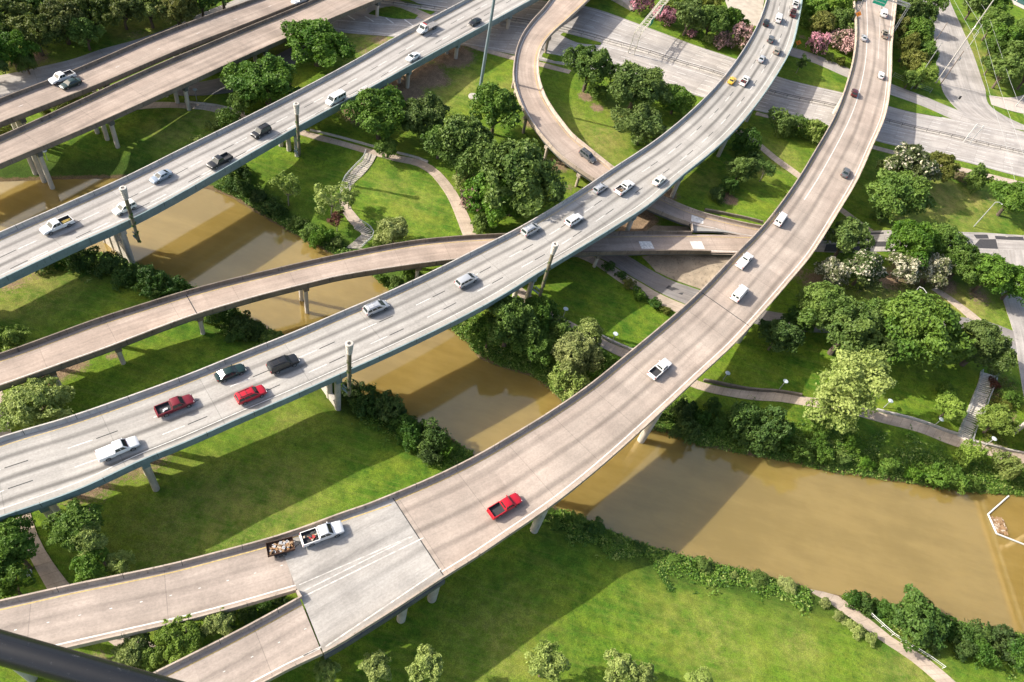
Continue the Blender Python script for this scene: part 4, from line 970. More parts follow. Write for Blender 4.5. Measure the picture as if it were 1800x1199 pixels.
put(car('van', 'white', name='van'), V3, 1553, 24, False, 'white van directly under the green road sign', 'van', GR)
# central viaduct
tp = put(car('pickup', 'white', name='pickup_truck'), V2, 208, 789, False, 'white pickup with closed white bed, nearest on the central viaduct', 'pickup', GV)
part(('tonneau',), None, 'bed_cover', PAINT['white'], tp)
mar = put(car('pickup', 'maroon', name='pickup_truck'), V2, 308, 713, False, 'dark maroon pickup with white things in its bed', 'pickup', GV)
put(car('suv', 'red', True, name='suv'), V2, 441, 694, False, 'bright red sport utility vehicle with roof rails', 'suv', GV)
put(car('sedan', 'green_black', name='sedan'), V2, 405, 655, False, 'glossy black sedan beside the black utility vehicle', 'car', GV, scale=1.04)
put(car('suv', 'black', True, name='suv'), V2, 498, 640, False, 'large black sport utility vehicle with roof rack ahead of the black sedan', 'suv', GV, scale=1.08)
put(car('minivan', 'silver', True, name='minivan'), V2, 661, 541, False, 'silver minivan just up the road from the near striped column', 'minivan', GV)
put(car('minivan', 'silver', name='minivan'), V2, 820, 493, False, 'silver minivan in the middle lane opposite the river bend trees', 'minivan', GV)
put(car('minivan', 'silver', True, name='minivan'), V2, 933, 404, False, 'silver minivan with red tail lights over the ramp crossing', 'minivan', GV)
put(car('suv', 'white', name='suv'), V2, 1009, 387, False, 'white sport utility vehicle ahead of the minivans', 'suv', GV)
put(car('minivan', 'silver', True, name='wagon'), V2, 1055, 331, False, 'silver wagon with glass roof panels in the far left lane', 'car', GV, scale=.9)
wl = put(car('pickup', 'white', name='pickup_truck'), V2, 1098, 330, False, 'big white pickup with a cluttered bed beside the silver wagon', 'pickup', GV, scale=1.08)
put(car('sedan', 'cream', name='sedan'), V2, 1159, 317, False, 'off white sedan in the right lane ahead of the loaded pickup', 'car', GV)
put(car('coupe', 'yellow', name='coupe'), V2, 1287, 141, False, 'yellow coupe at the left barrier', 'car', GV)
w2 = put(car('pickup', 'white', name='pickup_truck'), V2, 1309, 142, False, 'white pickup carrying a red and dark load beside the yellow coupe', 'pickup', GV)
put(car('sedan', 'silver', name='sedan'), V2, 1339, 103, False, 'silver sedan above the yellow coupe', 'car', GV)
put(car('suv', 'tan', name='suv'), V2, 1366, 89, False, 'grey brown utility vehicle in the right lane near the top', 'suv', GV, scale=.95)
put(car('suv', 'grey', name='suv'), V2, 1355, 69, False, 'dark grey utility vehicle in the middle lane near the top', 'suv', GV, scale=.95)
put(car('suv', 'black', name='suv'), V2, 1347, 40, False, 'dark car in the left lane near the top edge', 'car', GV, scale=.95)
put(car('van', 'white', name='van'), V2, 1368, 33, False, 'white van in the middle lane near the top edge', 'van', GV)
put(car('pickup', 'dark_red', name='pickup_truck'), V2, 1394, 23, False, 'dark pickup last in the queue at the right barrier near the top', 'pickup', GV)
put(car('pickup', 'white', name='pickup_truck'), V2, 1398, 7, False, 'white pickup ahead of the dark pickup at the top edge', 'pickup', GV)
# left viaduct, facing the camera
wy = put(car('pickup', 'white', name='pickup_truck'), V1, 100, 397, True, 'white pickup with yellow planks in its bed on the left viaduct', 'pickup', GL)
put(car('suv', 'cream', name='suv'), V1, 219, 366, True, 'off white open sided jeep behind the striped column', 'jeep', GL, scale=.92)
put(car('sedan', 'blue_grey', name='sedan'), V1, 283, 310, True, 'blue grey sedan on the left viaduct', 'car', GL)
put(car('pickup', 'black', name='pickup_truck'), V1, 386, 284, True, 'black pickup with a dark bed on the left viaduct', 'pickup', GL)
put(car('suv', 'black', True, name='suv'), V1, 459, 232, True, 'black sport utility vehicle left of the second striped column', 'suv', GL)
put(car('wagon_van', 'white', name='passenger_van'), V1, 590, 175, True, 'white passenger van with many side windows', 'van', GL)
put(car('sedan', 'white', name='sedan'), V1, 726, 100, True, 'white sedan with a sunroof near the right edge of the left viaduct', 'car', GL)
put(car('coupe', 'black', name='coupe'), V1, 835, 38, True, 'small black car furthest up the left viaduct', 'car', GL, scale=1.05)
# flatbed tow truck
def tow():
    root = empty('flatbed_truck'); pm = PAINT['white']
    cb = Cabin(.9, 2.4, 1.0, 1.95, 1.02, .88, 1.35, 2.35)
    def body(mb):
        loft_body(mb, [(.7, 1.0, .5, 1.3, 1.38), (1.0, 1.05, .45, 1.34, 1.40), (2.3, 1.05, .45, 1.32, 1.40), (2.9, 1.0, .5, 1.22, 1.30), (3.4, .94, .55, 1.1, 1.16), (3.55, .8, .6, .9, .95)]); cb.body(mb)
    part('tow_body', body, 'cab', pm, root)
    part('tow_ws', lambda mb: cb.pane(mb, 'front', .07, .93, .08, .9), 'windscreen', GLASS, root, False)
    for sd in ('left', 'right'): part('tow_sw' + sd, lambda mb: cb.pane(mb, sd, .2, .85, .2, .86), 'side_window', GLASS, root, False)
    FB = simple('steel_flatbed', (.30, .28, .26), .5, .4, var=.2)
    part('tow_bed', lambda mb: (mb.box((-1.7, 0, 1.06), (4.9, 2.35, .14)), [mb.box((-1.7, sg * 1.17, 1.16), (4.9, .07, .18)) for sg in (1, -1)], mb.box((.66, 0, 1.55), (.08, 2.2, .9))), 'flatbed', FB, root, False)
    part('tow_ch', lambda mb: mb.box((-.6, 0, .72), (6.2, .9, .3)), 'chassis', BLKPL, root, False)
    part('tow_bar', lambda mb: mb.box((.95, 0, 2.44), (.3, 1.3, .14)), 'light_bar', LAMPR, root)
    wheels(root, [(2.45, .92, .45), (2.45, -.92, .45), (-2.2, .92, .45), (-2.2, -.92, .45), (-3.0, .92, .45), (-3.0, -.92, .45)], .45, .3)
    return root
put(tow(), V1, 750, 49, True, 'white flatbed tow truck with an empty grey bed', 'truck', GL, h=.9)
# loop ramp and overpasses
put(car('suv', 'grey', True, name='suv'), R2, 1033, 274, False, 'dark grey utility vehicle alone on the loop ramp', 'suv')
put(car('pickup', 'white', name='pickup_truck'), A1, 109, 137, True, 'white pickup on the far overpass at the top left', 'pickup', 'vehicles on the far overpass')
put(car('sedan', 'green_black', name='sedan'), A1, 124, 147, True, 'dark green sedan beside the white pickup on the far overpass', 'car', 'vehicles on the far overpass')
put(car('pickup', 'silver', name='pickup_truck'), A1, 528, 1, True, 'silver and black pickup at the top edge of the far overpass', 'pickup', 'vehicles on the far overpass')
# pickup with trailer on the fork
def orient(root, px, py, hx, hy, z, h=.6):
    p = W(px, py, z + h); q = W(hx, hy, z + h); d = q - p
    root.location = (p[0], p[1], z + .02); root.rotation_euler = (0, 0, math.atan2(d[1], d[0]))
wt = car('pickup', 'white', name='pickup_truck'); orient(wt, 567, 938, 604, 925, Z3); tag(wt, 'white crew cab pickup loaded with tools, towing a rusty trailer', 'pickup')
wt.scale = (1.06, 1.06, 1.06)
RUST = concrete('rusty_steel', (.10, .055, .035), .3, .4, .8)
def trailer():
    root = empty('trailer')
    part('tr_bed', lambda mb: (mb.box((0, 0, .62), (3.7, 1.95, .08)), [mb.box((0, sg * .96, .90), (3.7, .05, .5)) for sg in (1, -1)], [mb.box((sg * 1.85, 0, .90), (.05, 1.95, .5)) for sg in (1, -1)],
         [mb.box((x, sg * .99, .92), (.07, .06, .56)) for sg in (1, -1) for x in (-1.8, -.9, 0, .9, 1.8)]), 'bed', RUST, root, False)
    part('tr_ton', lambda mb: [mb.bar((1.8, sg * .6, .58), (2.75, 0, .55), .09) for sg in (1, -1)], 'tongue', BLKPL, root, False)
    for sg in (1, -1): part('tr_f%d' % sg, lambda mb: mb.box((-.15, sg * 1.12, .72), (1.75, .24, .05)), 'fender', BLKPL, root)
    wheels(root, [(.3, 1.12, .32), (.3, -1.12, .32), (-.55, 1.12, .32), (-.55, -1.12, .32)], .32, .2)
    return root
tr = trailer(); orient(tr, 493, 962, 535, 951, Z3, .7); tag(tr, 'rusty open trailer heaped with scrap wood behind the white pickup', 'trailer')
# loads lying in the beds
def load(host, label, x0, x1, w, z, n, cols, seed, long=False, hgt=.22, cat='load', stuff=True):
    rr = random.Random(seed); mb = MB()
    for i in range(n):
        L = rr.uniform(.9, 1.6) if long else rr.uniform(.15, .55)
        hx = L / 2
        mb.box((rr.uniform(min(x0 + hx, (x0 + x1) / 2), max(x1 - hx, (x0 + x1) / 2)), rr.uniform(-w, w) * (.75), z + rr.uniform(0, hgt)), (L, rr.uniform(.08, .14) if long else rr.uniform(.1, .4), rr.uniform(.04, .16)), rr.randrange(len(cols)), rr.gauss(0, .05) if long else rr.uniform(0, 3.1))
    o = mb.build('cargo', cols); bpy.context.view_layer.update(); o.matrix_world = host.matrix_world.copy()
    tag(o, label, cat, kind='stuff' if stuff else None); return o
WOODC = [simple('load_' + k, c, .8) for k, c in (('wood', (.30, .19, .10)), ('pale', (.46, .38, .29)), ('orange', (.30, .16, .07)), ('dark', (.05, .05, .05)), ('grey', (.35, .35, .36)), ('red', (.35, .03, .03)), ('brown', (.20, .12, .06)))]
load(tr, 'scrap wood and rubble heaped in the rusty trailer', -1.75, 1.75, .85, .72, 70, [WOODC[0], WOODC[0], WOODC[2], WOODC[6], WOODC[4], WOODC[1]], 1)
load(wt, 'tools and boxes in the bed of the towing pickup', -2.65, -.75, .75, .78, 22, [WOODC[0], WOODC[3], WOODC[3], WOODC[5], WOODC[1]], 2, hgt=.2)
load(wl, 'dark clutter in the bed of the big white pickup', -2.65, -.75, .75, .78, 24, [WOODC[3], WOODC[3], WOODC[4], WOODC[0]], 3, hgt=.35)
load(w2, 'red and dark load in the pickup beside the yellow coupe', -2.65, -.75, .75, .78, 18, [WOODC[3], WOODC[5], WOODC[3]], 4, hgt=.35)
load(wy, 'yellow planks lying in the bed on the left viaduct', -2.65, -.8, .35, .75, 6, [simple('load_yellow', (.55, .42, .12), .8)], 5, True, .06)
load(mar, 'white bags in the bed of the maroon pickup', -2.3, -1.0, .5, .78, 4, [PAINT['white']], 6, hgt=.1)
# ------------------------------------------------------------------ vegetation
def leaf_mat(name, c1, c2, trans=.25, flower=None, fl=0.0):
    t = NT(name); oi = t.n('ShaderNodeObjectInfo').outputs['Random']
    at = t.n('ShaderNodeAttribute', {'attribute_name': 'tint'}).outputs['Fac']
    col = t.mix(at, c1, c2)
    col = t.n('ShaderNodeHueSaturation', None, Color=col, Hue=t.mapr(oi, 0, 1, .488, .512, False), Saturation=t.mapr(oi, 0, 1, .9, 1.08, False), Value=t.mapr(t.math('FRACT', t.math('MULTIPLY', oi, 7.31)), 0, 1, .85, 1.18, False)).outputs[0]
    if flower:
        fa = t.n('ShaderNodeAttribute', {'attribute_name': 'flower'}).outputs['Fac']
        col = t.mix(t.math('LESS_THAN', fa, fl), col, flower)
    d = t.n('ShaderNodeBsdfPrincipled', None, **{'Base Color': col, 'Roughness': .55}) if False else t.bsdf(col, .55, 0, .25)
    tr = t.n('ShaderNodeBsdfTranslucent', None, Color=t.scale(col, 1.25)).outputs[0]
    return t.out(t.n('ShaderNodeMixShader', None, i0=trans, i1=d.outputs[0], i2=tr).outputs[0])
BARK = concrete('bark', (.13, .10, .075), .3, .4, .95)
BARKP = concrete('pale_bark', (.28, .24, .19), .3, .4, .95)

def leaf_cloud(name, lobes, n, size, mats, seed, down=.25, jit=.55, open_=0.0, inner=.62):
    """leaf faces spread over overlapping lobes; lobes: (x,y,z,r, squash)"""
    g = np.random.default_rng(seed); L = np.array(lobes, float)
    wts = L[:, 3] ** 2; wts /= wts.sum()
    P = []; N = []; T = []
    ltint = g.random(len(L))
    m = int(n * 2.4); ids = g.choice(len(L), m, p=wts)
    v = g.normal(size=(m, 3)); v /= np.linalg.norm(v, axis=1)[:, None]
    flip = (v[:, 2] < 0) & (g.random(m) > down); v[flip, 2] *= -1
    rad = inner + (1 - inner) * np.sqrt(g.random(m)); rad = np.where(g.random(m) < .22, rad * g.uniform(1.0, 1.28, m), rad)
    p = L[ids, :3] + v * (L[ids, 3] * rad)[:, None] * np.array([1, 1, 1]) * np.stack([np.ones(m), np.ones(m), L[ids, 4]], 1)
    ok = np.ones(m, bool)
    for k in range(len(L)):
        q = (p - L[k, :3]) / np.array([1, 1, L[k, 4]]) ; dd = np.linalg.norm(q, axis=1) / L[k, 3]
        ok &= ~((dd < .72) & (ids != k) & (g.random(m) < .93))
    p = p + .085 * L[:, 3].mean() / .3 * np.sin(p[:, [1, 2, 0]] * 6.1 + seed) + .05 * np.sin(p[:, [2, 0, 1]] * 13.0 + seed * 2)
    # gaps: leave out faces in random pockets
    if open_ > 0:
        for _ in range(int(26 * open_) + 1):
            c = p[g.integers(m)]; ok &= np.linalg.norm(p - c, axis=1) > L[:, 3].mean() * g.uniform(.25, .5)
    sel = np.where(ok)[0][:n]; p = p[sel]; v = v[sel]; ids = ids[sel]; k = len(p)
    nrm = v + g.normal(size=(k, 3)) * jit; nrm[:, 2] += .25; nrm /= np.linalg.norm(nrm, axis=1)[:, None]
    a = np.cross(nrm, g.normal(size=(k, 3))); a /= np.linalg.norm(a, axis=1)[:, None]; b = np.cross(nrm, a)
    sz = size * g.uniform(.6, 1.35, k)
    A = a * sz[:, None] * .5; B = b * (sz * g.uniform(.45, .8, k))[:, None] * .5
    fold = nrm * (sz * .12)[:, None]
    V = np.stack([p - A, p - B - fold * .0 + fold, p + A, p + B + fold], 1).reshape(-1, 3)
    F = np.arange(k * 4).reshape(k, 4)
    me = bpy.data.meshes.new(name); me.from_pydata(V.tolist(), [], F.tolist())
    t = np.clip(.6 * ltint[ids] + .4 * g.random(k), 0, 1)
    at = me.attributes.new('tint', 'FLOAT', 'FACE'); at.data.foreach_set('value', t.astype(np.float32))
    # flowers gather in clusters
    fl = g.random(k) * .6 + .4 * ltint[ids]
    at = me.attributes.new('flower', 'FLOAT', 'FACE'); at.data.foreach_set('value', fl.astype(np.float32))
    for mm in mats: me.materials.append(mm)
    return me
def lobes_round(n, seed, rr=(.30, .46), flat=.72, spread=.80, lift=0.0, skew=.22):
    r = random.Random(seed); out = []
    sx, sy = r.uniform(-skew, skew), r.uniform(-skew, skew)
    for i in range(n):
        th = i * 2.39996 + r.uniform(-.4, .4); u = (i + .5) / n; z = -.35 + 1.3 * u; z = min(z, .93)
        q = math.sqrt(max(1 - z * z, .02)); k = spread * r.uniform(.52, 1.14)
        out.append((q * k * math.cos(th) + sx * z, q * k * math.sin(th) + sy * z, z * flat * .78 + lift, r.uniform(*rr), .85))
    out.append((0, 0, .05, .5, .85)); return out
def lobes_tall(n, seed):
    r = random.Random(seed); out = []
    for i in range(n):
        u = (i + .5) / n; z = -1.2 + 2.5 * u; w = (.35 + .75 * math.sin(math.pi * min(1, .18 + .80 * (1 - u)))) * .78; th = i * 2.4 + r.uniform(-.5, .5); k = r.uniform(.35, 1) * w
        out.append((k * math.cos(th), k * math.sin(th), z, r.uniform(.26, .42), .95))
    return out
def lobes_sparse(n, seed):
    r = random.Random(seed); out = []
    for i in range(n):
        th = r.uniform(0, 6.3); k = r.uniform(.1, .85)
        out.append((k * math.cos(th), k * math.sin(th), r.uniform(-.5, .75), r.uniform(.18, .32), .85))
    return out
def trunk_mesh(name, h, r0, nl, spread, seed, mat, zc):
    """tapered trunk with limbs up into the crown (unit crown radius = 1, base at z=-zc)"""
    r = random.Random(seed); mb = MB()
    fork = -zc + h
    mb.tube([(0, 0, -zc - .15), (r.uniform(-.03, .03), r.uniform(-.03, .03), -zc + h * .5), (r.uniform(-.05, .05), r.uniform(-.05, .05), fork)], [r0 * 1.35, r0 * 1.05, r0 * .9], 8)
    for k in range(nl):
        th = 2 * math.pi * k / nl + r.uniform(-.4, .4); a = spread * r.uniform(.5, 1)
        p1 = (a * .45 * math.cos(th), a * .45 * math.sin(th), fork + .22 * r.uniform(.8, 1.3)); p2 = (a * math.cos(th), a * math.sin(th), fork + r.uniform(.45, .9))
        mb.tube([(0, 0, fork - .08), p1, p2], [r0 * .7, r0 * .45, r0 * .14], 6)
        th2 = th + r.choice((-.6, .6)); mb.tube([p1, (p1[0] + .35 * a * math.cos(th2), p1[1] + .35 * a * math.sin(th2), p1[2] + .38)], [r0 * .35, r0 * .1], 5)
    return mb.mesh(name, [mat], True)
LM = {
    'oak': leaf_mat('oak_leaves', (.048, .108, .014), (.130, .205, .032)),
    'mid': leaf_mat('mid_leaves', (.062, .132, .016), (.150, .228, .036)),
    'light': leaf_mat('light_leaves', (.15, .215, .040), (.34, .395, .12), .3),
    'yellow': leaf_mat('yellow_leaves', (.125, .20, .028), (.27, .35, .07), .32),
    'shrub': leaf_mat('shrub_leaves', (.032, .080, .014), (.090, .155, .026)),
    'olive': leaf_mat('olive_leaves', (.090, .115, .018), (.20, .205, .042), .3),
    'pink': leaf_mat('pink_blossom', (.040, .060, .020), (.09, .085, .04), .25, (.58, .28, .34), .58),
    'pinkb': leaf_mat('faded_blossom', (.050, .065, .024), (.11, .10, .05), .25, (.50, .32, .30), .56),
    'white': leaf_mat('white_blossom', (.075, .105, .032), (.14, .16, .06), .3, (.58, .55, .41), .47),
    'whitef': leaf_mat('sparse_blossom', (.060, .10, .026), (.12, .15, .05), .3, (.56, .53, .40), .27),
    'rust': leaf_mat('reddish_leaves', (.10, .040, .020), (.20, .085, .045), .3),
    'pine': leaf_mat('wood_leaves', (.050, .085, .015), (.14, .16, .03)),
    'dry': leaf_mat('dry_leaves', (.10, .085, .04), (.20, .16, .085), .2),
}
# prototypes: kind -> list of (crown mesh maker, trunk, centre height in crown radii, bottom)
NLEAF = {'big': 9500, 'med': 5200, 'small': 2600, 'tall': 9000, 'sparse': 1500}
GEO = {}
def geo(shape, var, leaf):
    key = (shape, var, leaf)
    if key in GEO: return GEO[key]
    sd_ = hash((shape, var)) % 1000 if False else {'big': 10, 'med': 30, 'small': 50, 'tall': 70, 'sparse': 90}[shape] + var
    m = [LM[leaf]]
    if shape == 'big': me_ = leaf_cloud('crown', lobes_round(34, sd_, (.17, .38)), NLEAF[shape], .098, m, sd_, open_=.8, jit=.7); zc, tr_ = 1.02, (.55, .075, 6, .75, BARK)
    elif shape == 'med': me_ = leaf_cloud('crown', lobes_round(22, sd_, (.20, .42), .85), NLEAF[shape], .135, m, sd_, open_=.8, jit=.7); zc, tr_ = 1.15, (.55, .07, 5, .7, BARK)
    elif shape == 'small': me_ = leaf_cloud('foliage', lobes_round(15, sd_, (.20, .50), .80, .80, 0, .35), NLEAF[shape], .15, m, sd_, open_=.5, down=.4); zc, tr_ = .60, None
    elif shape == 'tall': me_ = leaf_cloud('crown', lobes_tall(30, sd_), NLEAF[shape], .10, m, sd_, open_=.6); zc, tr_ = 1.75, (.9, .06, 6, .6, BARKP)
    else: me_ = leaf_cloud('crown', lobes_sparse(17, sd_), NLEAF[shape], .135, m, sd_, open_=.8, inner=.3); zc, tr_ = 1.45, (.95, .035, 6, .8, BARKP)
    GEO[key] = (me_, zc, tr_); return GEO[key]
TRK = {}
def plant(px, py, rpx, shape, leaf, label, group=None, name=None, cat=None, hs=1.0, var=None, hc=None):
    rr = random.Random(int(px * 7 + py * 13)); var = rr.randrange(4) if var is None else var
    if shape == 'small' and group and 'lining' in group: px += rr.uniform(-6, 6); py += rr.uniform(-4, 4); rpx *= rr.uniform(.65, 1.35)
    me_, zc, tr_ = geo(shape, var, leaf)
    zb = H(*W(px, py, 3)[:2]); rm = 3
    rpx *= 1.10 if shape in ('big', 'med') else 1.06; hs = hs * rr.uniform(.88, 1.2) if shape == 'small' else hs
    for _ in range(8):
        p = W(px, py, zb + (hc or zc * rm * hs) * .92); k = (p - CAM) @ CF; rm = rpx * k / FPX; zb = H(p[0], p[1])
    if zb < WATER + .35: zb = WATER + .35
    nm = name or ('tree' if shape in ('big', 'med', 'tall', 'sparse') else 'shrub')
    loc = (p[0], p[1], zb + (hc or zc * rm * hs) - .05); rz = rr.uniform(0, 6.28); sc = (rm * rr.uniform(.94, 1.06), rm * rr.uniform(.94, 1.06), rm * hs)
    if tr_ is None:
        o = link(nm, me_); o.location = loc; o.rotation_euler = (0, 0, rz); o.scale = sc
    else:
        o = empty(nm, (p[0], p[1], zb)); 
        c = link('crown', me_, o); c.location = (0, 0, loc[2] - zb); c.rotation_euler = (0, 0, rz); c.scale = sc
        kt = (shape, var)
        if kt not in TRK: TRK[kt] = trunk_mesh('trunk', tr_[0], tr_[1], tr_[2], tr_[3], 5 + var, tr_[4], zc)
        t = link('trunk', TRK[kt], o); t.location = (0, 0, loc[2] - zb); t.rotation_euler = (0, 0, rz + 1); t.scale = sc if not hc else (rm, rm, (loc[2] - zb) / zc)
    return tag(o, label, cat or ('tree' if nm == 'tree' else 'shrub'), group)
T = plant
# oaks between the left viaduct and the loop ramp
g = 'trees in the park between the viaducts'
T(667, 203, 47, 'big', 'oak', 'dark oak at the lower edge of the left viaduct, leftmost of the park oaks', g); T(745, 212, 43, 'big', 'oak', 'dark oak between the leftmost park oak and the mast', g)
T(681, 262, 17, 'med', 'mid', 'small tree hanging over the path junction by the upper stairs', g); T(812, 262, 56, 'big', 'oak', 'dark spreading oak above the curved path bend', g)
T(772, 250, 30, 'med', 'oak', 'lower dark tree tucked between two park oaks', g)
T(906, 320, 72, 'big', 'oak', 'largest oak of the park, touching the central viaduct', g); T(866, 355, 42, 'med', 'oak', 'dark tree in front of the largest park oak', g)
T(872, 197, 39, 'med', 'mid', 'lighter round tree at the foot of the tall mast', g); T(832, 355, 19, 'small', 'pinkb', 'faded pink flowering shrub beside the curved path', g); T(815, 322, 18, 'small', 'light', 'pale green shrub between the curved path and the oaks', g)
T(852, 395, 20, 'small', 'mid', 'round shrub under the largest park oak by the path', g)
T(1037, 123, 41, 'big', 'oak', 'oak inside the loop ramp, nearest the expressway', g); T(1118, 158, 48, 'big', 'oak', 'wide oak in the middle of the group inside the loop', g, hs=.9); T(1128, 224, 42, 'big', 'oak', 'oak inside the loop closest to the central viaduct', g, hs=.8)
T(1050, 165, 17, 'small', 'mid', 'small round bush at the foot of the upper loop oak', g); T(1188, 178, 27, 'med', 'mid', 'bushy tree by the central viaduct barrier above the loop oaks', g, hs=.8); T(1172, 165, 20, 'small', 'oak', 'dark shrub between loop oaks and expressway', g)
# trees on the left
g = 'trees beside the left viaduct'
T(468, 147, 55, 'big', 'oak', 'broad oak above the left viaduct, the nearer of two', g, hs=.7); T(556, 80, 53, 'big', 'oak', 'dense oak above the left viaduct, the farther of two', g, hs=.7); T(425, 178, 22, 'med', 'mid', 'small tree at the foot of the nearer oak by the white path', g)
T(374, 222, 11, 'small', 'yellow', 'yellow green bush above the left viaduct barrier', g); T(346, 247, 11, 'small', 'yellow', 'tiny yellowish bush touching the left viaduct barrier', g); T(402, 210, 18, 'small', 'mid', 'green bush beside the yellowish bushes', g)
# woods, top left
g = 'trees of the wood at the top left corner'
woods = [(20, 90, 36, 'oak'), (62, 62, 36, 'pine'), (15, 30, 40, 'pine'), (110, 40, 38, 'pine'), (70, 10, 36, 'oak'), (150, 60, 26, 'mid'), (165, 25, 34, 'pine'), (130, -5, 34, 'mid'), (215, 18, 30, 'pine'), (262, 16, 30, 'yellow'), (312, 20, 32, 'olive'), (238, -20, 34, 'pine'), (300, -18, 34, 'olive'), (352, 0, 28, 'oak'), (390, -18, 30, 'oak'), (30, -25, 40, 'oak'), (-30, 60, 40, 'pine'), (-25, 115, 30, 'oak'), (190, -22, 34, 'oak'), (45, 112, 18, 'mid')]
for x, y, r_, lf in woods:
    T(x, y, r_, 'med' if r_ < 33 else 'big', lf, {'oak': 'dark green tree crowded in the wood at the top left corner', 'pine': 'olive green tall tree of the wood at the top left corner', 'mid': 'fresh green tree at the wood edge in the top left corner',
        'yellow': 'yellow green tree at the wood edge above the far overpass', 'olive': 'mottled olive tree at the wood edge above the far overpass'}[lf], g, hs=1.0)
# shrubs between the overpasses
for x, y, r_ in ((150, 166, 11), (128, 176, 11), (105, 187, 11), (82, 197, 9), (20, 228, 10), (5, 235, 10)):
    T(x, y, r_, 'small', 'olive', 'bright green shrub growing in the gap between the two overpasses', 'shrubs between the overpasses')
# stairs park
T(505, 333, 26, 'sparse', 'yellow', 'small yellow green tree with bare thin stem by the river', 'small park trees', var=0); T(583, 352, 30, 'sparse', 'light', 'loose light tree over the bend of the stairs path', 'small park trees', var=1); T(612, 347, 18, 'sparse', 'light', 'slim light tree right beside the stairs path', 'small park trees', var=2)
T(592, 388, 18, 'sparse', 'rust', 'small reddish leaved tree near the lower stairs', 'small park trees', var=1); T(692, 410, 25, 'med', 'light', 'pale lime tree above the curving ramp', 'small park trees'); T(668, 420, 14, 'small', 'light', 'pale shrub beside the lime tree at the ramp', 'small park trees')
# top middle
g = 'crape myrtles'
T(1128, 4, 20, 'small', 'pink', 'pink blossoming bush at the top edge left of the lattice mast', g, hs=1.2); T(1168, 28, 19, 'small', 'pink', 'round deep pink bush right of the lattice mast', g, hs=1.2); T(1271, 72, 17, 'small', 'pinkb', 'pale pink bush left of the central viaduct, left one of a pair', g, hs=1.1); T(1303, 72, 22, 'small', 'pinkb', 'pale pink bush touching the central viaduct, right one of a pair', g, hs=1.1)
T(1215, 59, 9, 'small', 'pink', 'tiny pink bush below the green thicket at the top', g)
T(1437, 82, 17, 'small', 'pink', 'deep pink round bush between the viaducts', g, hs=1.3); T(1475, 76, 23, 'small', 'pinkb', 'wide faded pink bush between the viaducts', g, hs=1.2)
g = 'thicket at the top between the viaducts'
for x, y, r_, sh, lf, lb in ((1212, 32, 27, 'med', 'oak', 'dark tree right of the pink bush at the top'), (1250, 40, 26, 'med', 'oak', 'dark tree in the middle of the thicket left of the central viaduct'), (1285, 42, 24, 'med', 'mid', 'tree nearest the central viaduct in the top thicket'), (1195, 5, 24, 'med', 'yellow', 'yellow green tree by the lattice mast at the top'), (1245, 5, 26, 'med', 'olive', 'olive tree at the top edge left of the central viaduct'), (1230, 62, 9, 'small', 'mid', 'low green bush below the top thicket'), (1246, 70, 10, 'small', 'light', 'low pale bush below the top thicket'),
        (1432, 18, 22, 'med', 'mid', 'fresh green tree right of the queue of cars'), (1462, 18, 26, 'med', 'yellow', 'yellow green tree between the viaducts'), (1445, 45, 20, 'med', 'olive', 'olive tree above the deep pink bush'), (1482, 40, 22, 'med', 'oak', 'dark tree above the wide faded pink bush'), (1425, 42, 16, 'small', 'mid', 'green bush beside the central viaduct near the orange sign'), (1490, 10, 22, 'med', 'olive', 'olive tree by the right viaduct barrier at the top'), (1408, -12, 20, 'med', 'mid', 'tree at the top edge beside the central viaduct'), (1460, 102, 8, 'small', 'light', 'spiky pale shrub below the pink bushes'), (1476, 108, 9, 'small', 'olive', 'olive shrub below the wide pink bush'), (1498, 60, 12, 'small', 'light', 'pale shrub leaning on the right viaduct barrier')):
    T(x, y, r_, sh, lf, lb, g)
T(1408, 112, 13, 'sparse', 'shrub', 'thin dark sapling on the grass between the viaducts', 'small park trees', var=0)
g = 'trees between the right viaduct and the side street'
for x, y, r_, lf, lb in ((1598, 20, 22, 'oak', 'dark tree right of the green sign'), (1622, 28, 20, 'oak', 'dark tree at the side street near the top'), (1588, 52, 20, 'olive', 'olive tree beside the sign support'), (1612, 62, 24, 'mid', 'mid green tree half way down the side street hedge'), (1595, 85, 22, 'olive', 'yellowish olive tree close to the viaduct'), (1625, 95, 20, 'oak', 'dark tree over the side street edge'), (1605, 115, 22, 'olive', 'golden olive tree in the lower hedge'), (1622, 135, 20, 'yellow', 'bright yellow green tree at the lower end of the hedge'), (1600, 140, 15, 'mid', 'tree at the end of the hedge by the wire fence'), (1640, 5, 18, 'oak', 'dark tree at the top edge beside the side street'), (1568, 72, 10, 'yellow', 'pale tree leaning over the right barrier of the viaduct'), (1585, -10, 22, 'mid', 'tree at the top edge right of the viaduct')):
    T(x, y, r_, 'med', lf, lb, g)
g = 'trees in the top right corner'
for x, y, r_, lf, lb in ((1712, 10, 22, 'oak', 'dark tree behind the tall pole at the top'), (1745, 12, 24, 'oak', 'dark tree left of the round glass building'), (1745, 45, 24, 'mid', 'tree under the power lines near the building'), (1770, 75, 26, 'mid', 'broad tree under the lines at the lawn edge'), (1745, 85, 20, 'oak', 'dark tree under the lowest power line'), (1785, 105, 28, 'oak', 'dark broad tree at the right edge under the lines'), (1765, 128, 26, 'mid', 'tree beside the pale driveway at the right'), (1810, 130, 26, 'oak', 'dark tree cut by the right edge near the driveway'), (1800, 60, 20, 'mid', 'tree at the right edge below the building'), (1742, 115, 16, 'oak', 'small dark tree at the street lamp lawn')):
    T(x, y, r_, 'med', lf, lb, g)
